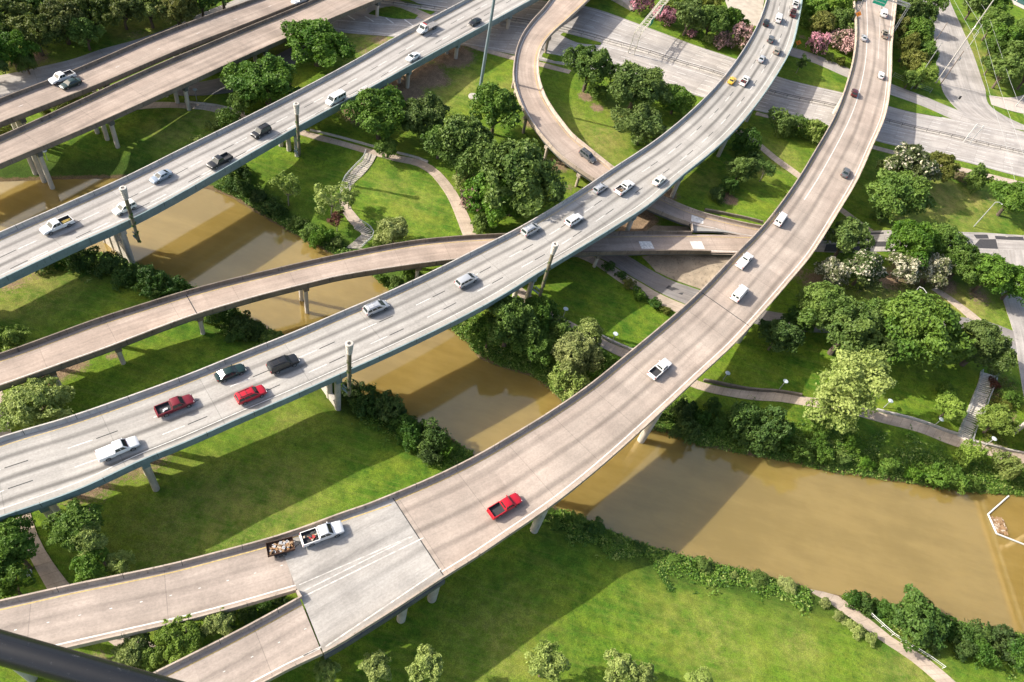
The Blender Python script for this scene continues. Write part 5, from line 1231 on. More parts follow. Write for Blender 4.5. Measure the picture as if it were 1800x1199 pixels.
# between central and right viaduct
g = 'bushes between the central and right viaducts'
T(1376, 220, 21, 'small', 'mid', 'light green bush by the expressway, left of two', g, hs=1.3); T(1402, 227, 18, 'small', 'oak', 'dark bush in the middle of the expressway hedge', g, hs=1.3); T(1432, 233, 20, 'small', 'light', 'pale bush by the expressway, nearest the right viaduct', g, hs=1.3)
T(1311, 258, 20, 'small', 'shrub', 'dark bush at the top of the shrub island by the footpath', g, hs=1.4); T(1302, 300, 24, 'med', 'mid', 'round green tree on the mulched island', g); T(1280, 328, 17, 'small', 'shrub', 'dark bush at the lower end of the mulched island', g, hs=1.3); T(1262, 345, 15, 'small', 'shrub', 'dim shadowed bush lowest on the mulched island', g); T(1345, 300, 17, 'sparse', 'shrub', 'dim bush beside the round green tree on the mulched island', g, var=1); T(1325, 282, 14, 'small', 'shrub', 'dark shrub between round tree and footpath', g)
# right of the right viaduct
g = 'trees right of the right viaduct'
T(1575, 350, 48, 'big', 'oak', 'big round oak with dense crown on the dry lawn', g); T(1600, 300, 36, 'med', 'whitef', 'pale flowering tree behind the big round oak', g); T(1565, 298, 22, 'med', 'light', 'light tree left of the pale flowering tree', g); T(1648, 297, 25, 'med', 'olive', 'brownish round tree beside the pale flowering tree', g); T(1684, 312, 11, 'small', 'dry', 'small brown shrub on the dry lawn', g); T(1717, 318, 19, 'small', 'mid', 'round green bush by the street pavement', g, hs=1.3); T(1778, 352, 34, 'big', 'oak', 'dark oak at the right edge behind the street lamp', g); T(1545, 380, 14, 'small', 'shrub', 'dark bush in the shade left of the round oak', g)
T(1486, 424, 33, 'med', 'oak', 'dark tree at the street beside the right viaduct', g); T(1600, 432, 44, 'big', 'oak', 'oak over the grey street, left of a pair', g); T(1655, 432, 36, 'big', 'oak', 'oak over the grey street, right of a pair', g)
T(1460, 484, 26, 'med', 'white', 'whitish flowering tree nearest the right viaduct', g); T(1519, 474, 33, 'med', 'whitef', 'green tree with scattered white flowers', g); T(1592, 474, 26, 'med', 'white', 'whitish flowering tree left of the twin under the oaks', g); T(1644, 476, 27, 'med', 'white', 'whitish flowering tree right of the twin under the oaks', g)
T(1690, 466, 36, 'big', 'oak', 'oak left of the row at the right edge', g); T(1737, 486, 38, 'big', 'oak', 'oak in the middle of the row at the right edge', g); T(1785, 502, 34, 'big', 'oak', 'oak cut by the right edge above the corner street', g)
T(1447, 548, 50, 'big', 'mid', 'leafy oak next to the right viaduct above the lower lawn', g); T(1490, 585, 58, 'big', 'oak', 'wide oak at the centre of the lawn row', g); T(1540, 560, 34, 'med', 'oak', 'dark tree filling the gap in the lawn row', g); T(1610, 588, 70, 'big', 'mid', 'large bright oak in the lawn row left of the stairs', g); T(1722, 612, 47, 'big', 'oak', 'oak shading the top of the stairs', g); T(1680, 610, 30, 'med', 'oak', 'dark tree between the two big lawn oaks', g)
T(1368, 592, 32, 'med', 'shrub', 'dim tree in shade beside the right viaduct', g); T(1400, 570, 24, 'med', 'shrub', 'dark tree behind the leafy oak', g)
T(1482, 692, 60, 'tall', 'light', 'tall pale green poplar like tree on the river bank', g, hs=.82, var=1)
T(1668, 720, 22, 'med', 'yellow', 'yellow green small tree left of the stairs', g); T(1750, 744, 27, 'med', 'yellow', 'yellow green tree right of the stairs', g); T(1702, 803, 19, 'small', 'yellow', 'yellow green bush below the stairs at the bank', g, hs=1.4); T(1768, 820, 22, 'small', 'yellow', 'yellow bush on the bank by the right edge', g, hs=1.4)
T(1772, 700, 16, 'small', 'mid', 'green bush uphill of the right stairs tree', g); T(1762, 712, 12, 'small', 'olive', 'olive bush beside the stairs rail', g); T(1660, 690, 14, 'small', 'mid', 'low bush left of the stairs', g); T(1748, 675, 10, 'small', 'rust', 'orange brown shrub right of the stairs top', g)
# riverbank thicket, far side centre
g = 'trees of the bank thicket below the central viaduct'
T(895, 572, 46, 'big', 'oak', 'dark tree rooted in the bank under the central viaduct', g, hs=1.2); T(946, 556, 32, 'big', 'oak', 'dark leafy tree against the central viaduct edge', g, hs=1.2); T(940, 612, 35, 'big', 'oak', 'dark tree bulging over the brown water', g); T(860, 590, 30, 'med', 'oak', 'dark tree at the left of the bank thicket', g)
T(1010, 628, 42, 'big', 'light', 'pale leafy tree right of the dark bank trees', g, hs=1.1); T(1032, 588, 24, 'med', 'light', 'bright tree top by the bank path', g); T(1000, 672, 30, 'med', 'light', 'pale tree low over the water by the right viaduct', g); T(1052, 640, 24, 'med', 'mid', 'green tree between pale trees and the right viaduct', g); T(985, 590, 26, 'med', 'mid', 'mid green tree at the top of the thicket', g)
g = 'shrubs along the lower road'
for x, y, r_, lf, lb in ((1090, 485, 9, 'shrub', 'dark low shrub beside the pale pavement, nearest the ramp column'), (1105, 500, 10, 'olive', 'olive shrub beside the pale pavement under the ramp'), (1125, 518, 12, 'mid', 'green shrub in the middle of the pavement hedge'), (1150, 535, 12, 'shrub', 'dark shrub at the right end of the pavement hedge'), (1170, 545, 9, 'olive', 'olive shrub nearest the right viaduct by the pavement'), (1070, 470, 10, 'shrub', 'dark shrub at the column foot of the ramp')):
    T(x, y, r_, 'small', lf, lb, g)
# bank shrubs, near river bank
g = 'shrubs lining the near river bank'
LB1 = 'dark shrub in the bank row between the left viaduct and the ramp'
for x, y, r_ in ((75, 462, 15), (110, 456, 22), (150, 458, 24), (190, 474, 26), (232, 486, 24), (268, 500, 24), (300, 508, 18), (130, 470, 22), (215, 497, 18)): T(x, y, r_, 'small', 'shrub', LB1, g, hs=1.1)
T(282, 515, 16, 'small', 'mid', 'bright shrub by the ramp at the end of the dark bank row', g)
for x, y, r_ in ((380, 552, 18), (405, 560, 22), (432, 575, 22), (455, 588, 20), (418, 592, 18)): T(x, y, r_, 'small', 'shrub', 'dark shrub on the bank between the ramp and the central viaduct', g, hs=1.1)
T(470, 598, 16, 'small', 'mid', 'fresh green shrub touching the central viaduct barrier by the river', g)
for x, y, r_ in ((625, 692, 18), (650, 706, 20), (678, 722, 20), (700, 742, 22), (728, 756, 22), (752, 775, 22), (690, 720, 14), (720, 775, 18), (758, 800, 18), (640, 722, 16)): T(x, y, r_, 'small', 'shrub', 'dark shrub in the thick bank row below the central viaduct columns', g, hs=1.1)
T(782, 790, 24, 'small', 'mid', 'bright bush where the bank row meets the right viaduct', g, hs=1.3); T(745, 788, 16, 'small', 'mid', 'bright shrub inside the dark bank row', g)
for x, y, r_, lf in ((1010, 915, 12, 'mid'), (1045, 925, 14, 'shrub'), (1085, 948, 12, 'mid'), (1130, 962, 10, 'shrub'), (1190, 985, 11, 'mid'), (1235, 996, 14, 'mid'), (1290, 1010, 12, 'light'), (1335, 1020, 13, 'mid'), (1385, 1034, 12, 'light'), (975, 918, 10, 'mid')):
    T(x, y, r_, 'small', lf, {'mid': 'leafy green weed clump on the near bank right of the bridge column', 'shrub': 'dark weed clump on the near bank right of the bridge column', 'light': 'pale weed clump on the near bank close to the river path'}[lf], g, hs=.6)
# far bank shrubs
g = 'shrubs lining the far river bank'
for x, y, r_ in ((400, 322, 18), (428, 334, 18), (455, 350, 17), (478, 368, 16), (415, 305, 16)): T(x, y, r_, 'small', 'shrub', 'dark shrub on the far bank below the left viaduct', g)
for x, y, r_ in ((520, 395, 14), (545, 410, 15), (565, 422, 14), (590, 425, 13)): T(x, y, r_, 'small', 'mid', 'green shrub on the far bank near the lower stairs', g)
for x, y, r_ in ((675, 490, 13), (700, 492, 15), (725, 482, 13)): T(x, y, r_, 'small', 'mid', 'green shrub on the far bank between ramp and central viaduct', g)
for x, y, r_ in ((1195, 730, 20), (1225, 738, 27), (1262, 750, 20), (1302, 745, 31), (1345, 752, 25), (1375, 765, 20), (1250, 715, 20), (1210, 760, 18), (1330, 780, 20)): T(x, y, r_, 'small', 'shrub', 'dark thicket shrub on the far bank right of the right viaduct', g, hs=1.4)
for x, y, r_ in ((1405, 790, 18), (1440, 800, 16), (1478, 806, 18), (1520, 812, 18), (1560, 820, 18), (1602, 828, 18), (1640, 836, 18), (1680, 842, 16), (1720, 848, 16), (1440, 775, 14), (1500, 782, 14)): T(x, y, r_, 'small', 'mid', 'low green bush at the water edge of the far bank, right part', g)
T(1440, 752, 14, 'small', 'mid', 'bright bush at the foot of the tall poplar like tree', g)
# near lawn trees
g = 'young trees on the near lawns'
T(62, 715, 46, 'big', 'light', 'light green tree left of the central viaduct by the footpath', g, hs=.9); T(22, 600, 24, 'med', 'yellow', 'pale tree at the left edge below the lawn', g)
T(138, 928, 38, 'big', 'mid', 'bright tree right of the near footpath under the central viaduct', g, hs=.95, hc=9); T(160, 955, 26, 'med', 'light', 'pale tree overlapping the bright footpath tree', g, hc=9); T(162, 1000, 27, 'med', 'mid', 'tree above the wider ramp right of the footpath', g, hc=8); T(210, 995, 20, 'med', 'light', 'small pale tree above the wider ramp, furthest right', g, hc=7); T(18, 960, 42, 'big', 'mid', 'tree at the left edge left of the footpath', g, hc=9); T(15, 1022, 34, 'med', 'mid', 'tree at the left edge just above the wider ramp', g, hc=8)
T(318, 1122, 34, 'big', 'yellow', 'yellow green tree between the two fork ramps', g, hc=10); T(385, 1098, 23, 'med', 'light', 'light tree in the tip of the fork gap', g, hc=10); T(235, 1152, 30, 'med', 'light', 'light tree behind the black tube', g, hc=9); T(275, 1162, 28, 'med', 'yellow', 'yellow green tree low in the fork gap', g, hc=8.5)
for x, y, r_ in ((350, 1112, 16), (405, 1088, 15), (435, 1076, 16), (465, 1064, 14), (490, 1054, 12), (300, 1140, 16)): T(x, y, r_, 'small', 'shrub', 'dark shrub added to darken the deep gap between the two fork ramps', g)  # added dark shrubs, standing in for the deep shade between the fork ramps
for x, y, r_, lb in ((575, 1180, 24, 'pale sapling beside the nearest ramp at the bottom edge'), (660, 1178, 28, 'pale sapling at the bottom edge, second from the ramp'), (746, 1174, 32, 'pale sapling at the bottom edge, third from the ramp'), (962, 1170, 38, 'pale leafy sapling in the middle of the bottom edge'), (1085, 1180, 32, 'pale sapling right of the bottom middle'), (1130, 1190, 26, 'pale sapling overlapping its left neighbour at the bottom'), (1228, 1200, 24, 'pale sapling cut by the bottom edge, furthest right')):
    T(x, y, r_ * .82, 'med', 'light', lb, 'saplings along the bottom edge', hc=8 if x < 800 else 6)
g = 'dark bushes by the river path'
LB = 'dark bush in the row between the railing and the water'
for x, y, r_ in ((1500, 1056, 16), (1522, 1062, 18), (1548, 1068, 18), (1655, 1102, 20), (1690, 1116, 22), (1722, 1122, 22), (1760, 1130, 26), (1790, 1150, 26), (1690, 1140, 18), (1726, 1150, 20), (1640, 1128, 18)): T(x, y, r_, 'small', 'shrub', LB, g, hs=1.15)
T(1605, 1090, 44, 'med', 'shrub', 'largest dark round bush beside the white railing', g, name='shrub', hs=.75)
for x, y, r_ in ((1475, 1085, 10), (1495, 1100, 10), (1510, 1112, 12), (1532, 1125, 10), (1450, 1060, 9)): T(x, y, r_, 'small', 'light', 'pale low shrub on the lawn side of the river path', 'pale shrubs by the river path')

# ground cover on the banks: countless low plants
def undergrowth(name, label, bands, n, seed, leaf, hmax=.9, sz=.42):
    g_ = np.random.default_rng(seed); V = []; F = []; tint = []; MI = []
    per = [max(.1, sum(math.dist(a, b) for a, b in zip(U, U[1:]))) for U, L in bands]
    for (U, L), w in zip(bands, per):
        st_ = Strip(U, L, 2.0); k = int(n * w / sum(per))
        for _ in range(k):
            d = g_.random() * st_.s[-1]; lim = .62 + .34 * math.sin(d * .55 + seed) * math.sin(d * .21 + 1.0) + .12 * g_.normal(); t = g_.random() ** 1.25 * max(lim, .3) * 1.15; p = st_.at(d, t, 0)
            if p[2] < WATER + .05: continue
            cl = .5 + .5 * math.sin(p[0] * .9) * math.sin(p[1] * .8 + 1.3); hh = hmax * (.25 + .75 * cl) * g_.uniform(.5, 1.1); tt = g_.random(); mi = int(g_.choice(3, p=(.60, .16, .24))); hh *= g_.choice((.6, 1, 1.7), p=(.5, .35, .15))
            for _ in range(7):
                c = np.array([p[0] + g_.normal() * .28, p[1] + g_.normal() * .28, p[2] + hh * g_.random()])
                nr = np.array([g_.normal() * .6, g_.normal() * .6, 1.0]); nr /= np.linalg.norm(nr)
                a = np.cross(nr, g_.normal(size=3)); a /= np.linalg.norm(a); b = np.cross(nr, a); s_ = sz * g_.uniform(.6, 1.3) * .5
                i = len(V); V += [c - a * s_, c - b * s_ * .6, c + a * s_, c + b * s_ * .6]; F.append((i, i + 1, i + 2, i + 3)); MI.append(mi); tint.append(min(1, max(0, .5 * tt + .5 * g_.random())))
    me_ = bpy.data.meshes.new(name); me_.from_pydata([tuple(v) for v in V], [], F)
    at = me_.attributes.new('tint', 'FLOAT', 'FACE'); at.data.foreach_set('value', np.array(tint, np.float32)); [me_.materials.append(LM[k]) for k in (leaf, 'light', 'shrub')]; me_.polygons.foreach_set('material_index', MI)
    o = link(name, me_); return tag(o, label, 'ground cover', kind='stuff')
undergrowth('undergrowth', 'dense low weeds and brambles along the far river bank', [
    ([(380, 330), (410, 342), (452, 368), (500, 398), (545, 424), (580, 441), (625, 465)], [(395, 300), (440, 318), (480, 345), (520, 375), (560, 400), (595, 418), (640, 440)]),
    ([(655, 488), (692, 512), (740, 545), (795, 578), (842, 625), (892, 646), (940, 660), (970, 686), (1000, 716)], [(665, 470), (705, 480), (760, 510), (830, 550), (880, 560), (930, 585), (975, 610), (1010, 640), (1050, 660)]),
    ([(1040, 742), (1142, 753), (1230, 782), (1300, 796), (1400, 813), (1450, 827), (1600, 849), (1700, 863), (1800, 871), (1860, 882)], [(1080, 690), (1180, 700), (1240, 705), (1310, 710), (1405, 722), (1530, 748), (1610, 768), (1690, 795), (1800, 835), (1870, 850)])], 11000, 3, 'mid')
undergrowth('undergrowth', 'dense low weeds and brambles along the near river bank', [
    ([(30, 428), (120, 438), (205, 453), (300, 489), (400, 540), (500, 596)], [(20, 470), (110, 485), (190, 500), (280, 525), (370, 570), (450, 620)]),
    ([(604, 675), (678, 712), (760, 760), (830, 798)], [(590, 710), (650, 750), (720, 800), (790, 835)]),
    ([(985, 898), (1040, 919), (1100, 947), (1200, 979), (1300, 1003), (1424, 1039)], [(945, 925), (1000, 950), (1060, 975), (1160, 1010), (1290, 1045), (1420, 1075)]),
    ([(1480, 1049), (1600, 1074), (1700, 1099), (1800, 1116), (1860, 1126)], [(1500, 1065), (1600, 1125), (1690, 1165), (1800, 1190), (1860, 1200)])], 8500, 4, 'mid')
undergrowth('undergrowth', 'rough weeds among the shrubs right of the stairs', [([(1738, 650), (1745, 690), (1735, 740), (1725, 790)], [(1775, 650), (1790, 690), (1785, 740), (1780, 800)])], 900, 5, 'olive', .5, .3)
undergrowth('undergrowth', 'scrubby growth around the grassy drain gully near the right viaduct', [([(1140, 965), (1150, 990), (1165, 1020), (1180, 1040)], [(1150, 962), (1163, 988), (1178, 1018), (1188, 1042)])], 260, 6, 'shrub', .4, .3)
undergrowth('undergrowth', 'weedy strip under the white blossom trees by the street', [([(1440, 495), (1500, 505), (1560, 500), (1660, 500)], [(1440, 510), (1500, 520), (1560, 515), (1660, 512)])], 300, 7, 'olive', .3, .3)
# ------------------------------------------------------------------ street furniture, stairs, signs and the rest
PALE = simple('pale_steel', (.42, .43, .42), .5, .3); WHITEP = simple('white_steel', (.60, .60, .58), .5); GREYP = simple('grey_steel', (.30, .31, .32), .5, .4)
MASTM = simple('blue_grey_steel', (.21, .27, .30), .45, .3); WOOD = simple('weathered_pole', (.16, .13, .11), .9, var=.2); PWHITE = simple('pale_pole', (.38, .36, .34), .6)
GREEN = simple('sign_green', (.0, .22, .14), .45); ORANGE = simple('sign_orange', (.80, .26, .03), .5); VINE = LM['shrub']
def vtop(base, tx, ty, hmax=60):
    """height of a vertical post on base whose top shows nearest the pixel"""
    best = min(np.arange(.5, hmax, .1), key=lambda h: math.hypot(*(np.array(proj((base[0], base[1], base[2] + h))[:2]) - (tx, ty))))
    return float(best)
# banded columns standing on the pier caps of the two main viaducts
def ring_column(bx, by, zb, tx, ty, label):
    b = W(bx, by, zb); h = vtop(b, tx, ty)
    root = empty('column_tower', b); tag(root, label, 'column', 'banded columns beside the viaducts')
    st = MB(); st.lathe([(.30, -1.2), (.32, 0), (.34, h * .5), (.36, h - 2.6)], 14)
    st.build('shaft', concrete('mossy_shaft', (.17, .15, .10), .35, .5) if 'mossy_shaft' not in bpy.data.materials else bpy.data.materials['mossy_shaft'], root, True)
    hd = MB(); pr = [(.38, h - 2.7)]
    for k in range(4):
        z = h - 2.6 + k * .5; r_ = .46 + .045 * k
        pr += [(r_, z), (r_ + .03, z + .05), (r_ + .03, z + .30), (r_, z + .36), (r_ - .10, z + .38), (r_ - .10, z + .48)]
    pr += [(.66, h - .55), (.68, h - .1), (.60, h), (.34, h + .02), (.30, h - .35)]
    hd.lathe(pr, 18); hd.build('banded_head', concrete('pale_head', (.52, .49, .44), .12, .25) if 'pale_head' not in bpy.data.materials else bpy.data.materials['pale_head'], root, True)
    v = leaf_cloud('vine', [(r_ * math.cos(a), r_ * math.sin(a), z, .30, 1.3) for z, a, r_ in ((-.9 + k * (h - 2.2) / 13, k * 2.1, .22) for k in range(12))], 1100, .2, [VINE, ], int(bx), open_=.6, inner=.5)
    link('vine', v, root)
    br = MB(); br.bar((0, 0, -.9), (-1.6, .9, -.9), .3); br.bar((0, 0, .2), (-1.5, .85, .2), .16); br.build('bracket', TEAL, root)
ring_column(614, 688, Z2 - 2.4, 609, 603, 'banded column nearest the camera, above the lawn')
ring_column(951, 513, Z2 - 2.4, 968, 426, 'banded column leaning into view by the bank thicket')
ring_column(242, 417, Z1 - 2.4, 210, 332, 'banded column in front of the white jeep')
ring_column(526, 266, Z1 - 2.2, 521, 182, 'banded column right of the black utility vehicle')

# tall mast
b = G(842, 168); mr = empty('light_mast', b); tag(mr, 'very tall blue grey light mast rising out of the top edge', 'mast')
m_ = MB(); m_.lathe([(.48, 0), (.46, 2), (.40, 18), (.33, 40)], 16); m_.build('pole', MASTM, mr, True)
m_ = MB(); m_.lathe([(1.5, -.3), (1.5, .12), (.6, .16)], 24, o=(-1.2, -1.2, .05)); m_.build('base_pad', MEDC, mr)

# park lamps with a flat disc
def park_lamp(base, head, label):
    b = G(*base); h = min(max(vtop(b, *head, 8), 2.5), 5.0)
    root = empty('park_lamp', b); tag(root, label, 'lamp', 'disc lamps of the park')
    p = MB(); p.lathe([(.09, -.2), (.075, h)], 10); p.build('pole', PALE, root, True)
    d = MB(); d.lathe([(.10, h - .02), (.50, h), (.56, h + .05), (.52, h + .10), (.30, h + .12), (.28, h + .16), (.12, h + .18)], 20); d.build('lamp_head', simple('lamp_disc', (.52, .58, .60), .4) if 'lamp_disc' not in bpy.data.materials else bpy.data.materials['lamp_disc'], root, True)
for bs, hd, lb in (((989, 559), (994, 543), 'disc lamp by the bank path under the central viaduct'), ((1075, 603), (1082, 587), 'disc lamp on the dark lawn left of the right viaduct'), ((1271, 668), (1278, 655), 'disc lamp closest to the right viaduct on its far side'), ((1370, 684), (1379, 669), 'disc lamp on the shaded lawn left of the tall poplar like tree'),
        ((1553, 717), (1564, 703), 'disc lamp right of the tall poplar like tree'), ((1640, 750), (1653, 735), 'disc lamp left of the long stairs'), ((1731, 784), (1747, 770), 'disc lamp right of the long stairs foot'), ((346, 177), (344, 157), 'disc lamp under the lower brown overpass by the white path'), ((62, 1022), (47, 1009), 'disc lamp among the trees above the wider ramp'), ((84, 282), (79, 267), 'disc lamp at the left pier of the overpass')):
    park_lamp(bs, hd, lb)
# cobra street lamps
def cobra(base, top, head, label, mat=PALE):
    b = G(*base); h = vtop(b, *top); q = W(*head, b[2] + h + .2)
    root = empty('street_lamp', b); tag(root, label, 'street lamp')
    p = MB(); p.lathe([(.15, -.2), (.13, h * .5), (.10, h)], 10); p.build('pole', mat, root, True)
    e = Vector((q[0] - b[0], q[1] - b[1], h + .25)); e2 = e.copy(); L = math.hypot(e.x, e.y)
    if L > 3.2: e.x *= 3.2 / L; e.y *= 3.2 / L
    a = MB(); a.tube([(0, 0, h - .1), (e.x * .45, e.y * .45, h + .35), (e.x, e.y, h + .25)], [.08, .07, .06], 8); a.build('arm', mat, root, True)
    l = MB(); dx = e.normalized(); l.tube([(e.x, e.y, h + .25), (e.x + dx.x * .4, e.y + dx.y * .4, h + .2), (e.x + dx.x * .85, e.y + dx.y * .85, h + .15)], [.1, .22, .08], 10); l.build('lamp_head', PALE, root, True)
cobra((1712, 398), (1748, 353), (1761, 359), 'white curved arm lamp on the dry lawn at the right')
cobra((1590, 534), (1616, 503), (1628, 514), 'white curved arm lamp above the big lawn oaks')
cobra((1785, 187), (1812, 148), (1806, 150), 'street lamp cut by the right edge at the driveway')
cobra((1700, 86), (1718, 54), (1710, 51), 'street lamp on the grass verge, lowest of three under the wires')
cobra((1711, 66), (1730, 34), (1722, 31), 'street lamp on the grass verge, middle of three under the wires')
cobra((1724, 47), (1743, 17), (1735, 13), 'street lamp on the grass verge, highest of three under the wires')
# utility poles and wires
def upole(base, top, r0, mat, label, arm=False):
    b = G(*base); h = vtop(b, *top)
    root = empty('utility_pole', b); tag(root, label, 'pole')
    p = MB(); p.lathe([(r0, -.3), (r0 * .7, h)], 10); p.build('pole', mat, root, True)
    if arm:
        c = MB(); c.lathe([(.3, h - 3.4), (.34, h - 3.3), (.34, h - 2.4), (.1, h - 2.3)], 12, o=(.4, 0, 0)); c.build('transformer', GREYP, root, True)
upole((1645, 146), (1760, -38), .25, PWHITE, 'thick white pole leaning across the side street, tallest there')
upole((1652, 150), (1691, 87), .2, WOOD, 'dark wooden pole with transformer beside the thick white pole', True)
upole((1601, 157), (1656, 75), .16, GREYP, 'thin grey pole rising from the hedge at the wire fence')
upole((1635, 86), (1665, 39), .18, WOOD, 'dark pole further up the side street hedge')
for pts, lb in (([(1660, -60), (1677, 0), (1712, 64), (1733, 140), (1747, 190), (1762, 232), (1785, 320)], 'pale power line nearest the side street'), ([(1672, -60), (1697, 0), (1725, 45), (1752, 140), (1768, 185), (1790, 245), (1815, 320)], 'pale power line in the middle of the three'), ([(1690, -60), (1720, 0), (1737, 25), (1775, 140), (1790, 180), (1812, 230)], 'pale power line furthest right')):
    w = MB(); w.tube([W(x, y, 11.5) for x, y in pts], .035, 6); tag(w.build('power_line', PALE), lb, 'wire', 'power lines at the top right')
# lattice sign bridge at the top
def lattice_leg(mb, a, b, h, n=5):
    a, b = Vector(a), Vector(b); up = Vector((0, 0, h))
    mb.bar(a, a + up, .22); mb.bar(b, b + up, .22)
    for k in range(n):
        p = a if k % 2 else b; q = b if k % 2 else a
        mb.bar(p + up * (k / n), q + up * ((k + 1) / n), .09)
def truss(mb, A, B, wv, hh, n=16):
    A, B = Vector(A), Vector(B); wv = Vector(wv); hv = Vector((0, 0, hh))
    for o in (wv * 0, wv, hv, wv + hv): mb.bar(A + o, B + o, .16)
    for k in range(n + 1):
        p = A + (B - A) * (k / n)
        mb.bar(p, p + wv, .08); mb.bar(p + hv, p + wv + hv, .10); mb.bar(p, p + hv, .08); mb.bar(p + wv, p + wv + hv, .08)
        if k < n:
            q = A + (B - A) * ((k + 1) / n); mb.bar(p, q + hv, .08); mb.bar(p + hv, q + wv + hv, .07); mb.bar(p + wv, q + hv + wv, .08)
LAT = simple('cream_lattice', (.52, .49, .40), .6)
ba, bb = G(1104, 94), G(1114, 97); hh = vtop(ba, 1117, 57)
sg = empty('sign_gantry', ba); tag(sg, 'cream lattice sign bridge spanning the expressway at the top', 'sign gantry')
m_ = MB(); lattice_leg(m_, ba, bb, hh); m_.build('leg', LAT, sg)
zt = ba[2] + hh; A_ = W(1116, 58, zt); B_ = W(1171, -8, zt); wv = (np.array(bb) - np.array(ba)); wv[2] = 0
m_ = MB(); truss(m_, A_, B_, wv, 1.1); m_.build('truss', LAT, sg)
for f in (.28, .62):
    p = Vector(A_) + (Vector(B_) - Vector(A_)) * f + Vector(wv); q = p + (Vector(B_) - Vector(A_)).normalized() * 3.2
    m_ = MB(); m_.bar(p + Vector((0.2, 0, -.1)), q + Vector((.2, 0, -.1)), .12, 2.2); m_.build('sign_panel', GREEN, sg)
settle(sg)
for pa, pb, tp, lb in (((1693, 250), (1704, 253), (1716, 216), 'white pair of braced posts standing on the expressway median'),):
    a, b2_ = G(*pa), G(*pb); r0 = empty('braced_posts', a); tag(r0, lb, 'posts'); m_ = MB(); lattice_leg(m_, a, b2_, vtop(a, *tp), 4); m_.build('frame', WHITEP, r0); settle(r0)
# green sign over the right viaduct
def text_mesh(s, size):
    cu = bpy.data.curves.new('lettering', 'FONT'); cu.body = s; cu.size = size; cu.align_x = 'CENTER'; cu.align_y = 'CENTER'; cu.resolution_u = 2
    o = bpy.data.objects.new('lettering', cu); COL.objects.link(o); dg = bpy.context.evaluated_depsgraph_get(); dg.update()
    me_ = bpy.data.meshes.new_from_object(o.evaluated_get(dg)); bpy.data.objects.remove(o); me_.materials.clear(); me_.materials.append(WHITEP); return me_
dR = V3.s_of(1576, 52); dL = dR
pr = Vector(V3.P(dR, -.3, 0, 'R')); pl = Vector(V3.P(dR, -.3, 0)); hR = vtop(pr, 1599, 8)
gs = empty('road_sign', (pl + pr) / 2); tag(gs, 'green overhead road sign on a gantry across the right viaduct', 'road sign')
m_ = MB()
for p in (pr, pl):
    for dx in (-.3, .3): m_.bar(p + Vector((dx, 0, -1)), p + Vector((dx, 0, hR)), .18)
    for k in range(8): m_.bar(p + Vector((-.3 if k % 2 else .3, 0, hR * k / 8)), p + Vector((.3 if k % 2 else -.3, 0, hR * (k + 1) / 8)), .07)
m_.build('post', GREYP, gs)
m_ = MB(); truss(m_, pl + Vector((0, 0, hR - 1.0)), pr + Vector((0, 0, hR - 1.0)), (0, .8, 0), 1.0, 12); m_.build('beam', GREYP, gs)
ax = (pr - pl).normalized(); nrm = Vector((ax.y, -ax.x, 0)); nrm = nrm if nrm.y < 0 else -nrm
W_ = (pr - pl).length; x0 = W_ * .26
for i, (f0, f1, rows, arrow) in enumerate(((.20, .50, ['Downtown', 'Destinations'], False), (.505, .79, ['Bagby St', 'Brazos St'], False), (.795, 1.04, ['Memorial', 'Dr'], True))):
    c0 = pl + ax * (W_ * f0); c1 = pl + ax * (W_ * f1); zc_ = hR - 1.7
    Mx = Matrix(((ax.x, 0, nrm.x, ((c0 + c1) / 2 + nrm * .35).x), (ax.y, 0, nrm.y, ((c0 + c1) / 2 + nrm * .35).y), (0, 1, 0, pl.z + zc_), (0, 0, 0, 1)))
    w = (c1 - c0).length; hgt = 3.0
    m_ = MB(); m_.box((0, 0, 0), (w, hgt, .08), 0); p_ = m_.build('sign_panel', [GREEN], gs); p_.matrix_world = Mx
    fr = MB()
    for y in (-hgt / 2, hgt / 2): fr.box((0, y, .045), (w, .07, .03))
    for x in (-w / 2, w / 2): fr.box((x, 0, .045), (.07, hgt, .03))
    if arrow: fr.box((.75, -.95, .05), (.12, .55, .02), 0, R(-45)); fr.box((.62, -.82, .05), (.34, .1, .02)); fr.box((.9, -1.02, .05), (.1, .36, .02))
    f_ = fr.build('border', WHITEP, p_); f_.matrix_parent_inverse = Matrix.Identity(4); f_.matrix_basis = Matrix.Identity(4)
    for j, s_ in enumerate(rows):
        tm = text_mesh(s_, .78 if i else .7); t_ = link('lettering', tm, p_); t_.location = (0, .62 - j * 1.05, .052)
bpy.context.view_layer.update()
inv = gs.matrix_world.inverted()
for ch in gs.children: ch.matrix_parent_inverse = inv
# orange signs
def orange_sign(post, zpost, c, label, onground=True):
    b = G(*post) if onground else W(*post, zpost); h = vtop(b, *c, 9)
    r0 = empty('warning_sign', b); tag(r0, label, 'warning sign', 'orange roadwork signs')
    m_ = MB(); m_.lathe([(.06, -.1), (.05, h + .5)], 8); m_.build('post', GREYP, r0)
    m_ = MB(); s_ = 1.05; m_.face([(-s_, -.09, h), (0, -.09, h - s_), (s_, -.09, h), (0, -.09, h + s_)]); m_.face([(-s_, -.05, h), (0, -.05, h + s_), (s_, -.05, h), (0, -.05, h - s_)])
    for (a, b_) in (((-s_, h), (0, h - s_)), ((0, h - s_), (s_, h)), ((s_, h), (0, h + s_)), ((0, h + s_), (-s_, h))): m_.face([(a[0], -.09, a[1]), (b_[0], -.09, b_[1]), (b_[0], -.05, b_[1]), (a[0], -.05, a[1])])
    m_.build('sign_panel', ORANGE, r0)
    m_ = MB(); m_.box((-.12, -.10, h + .12), (.5, .01, .12), 0); m_.box((.1, -.10, h - .15), (.5, .01, .12)); m_.build('lettering', BLACKL, r0)
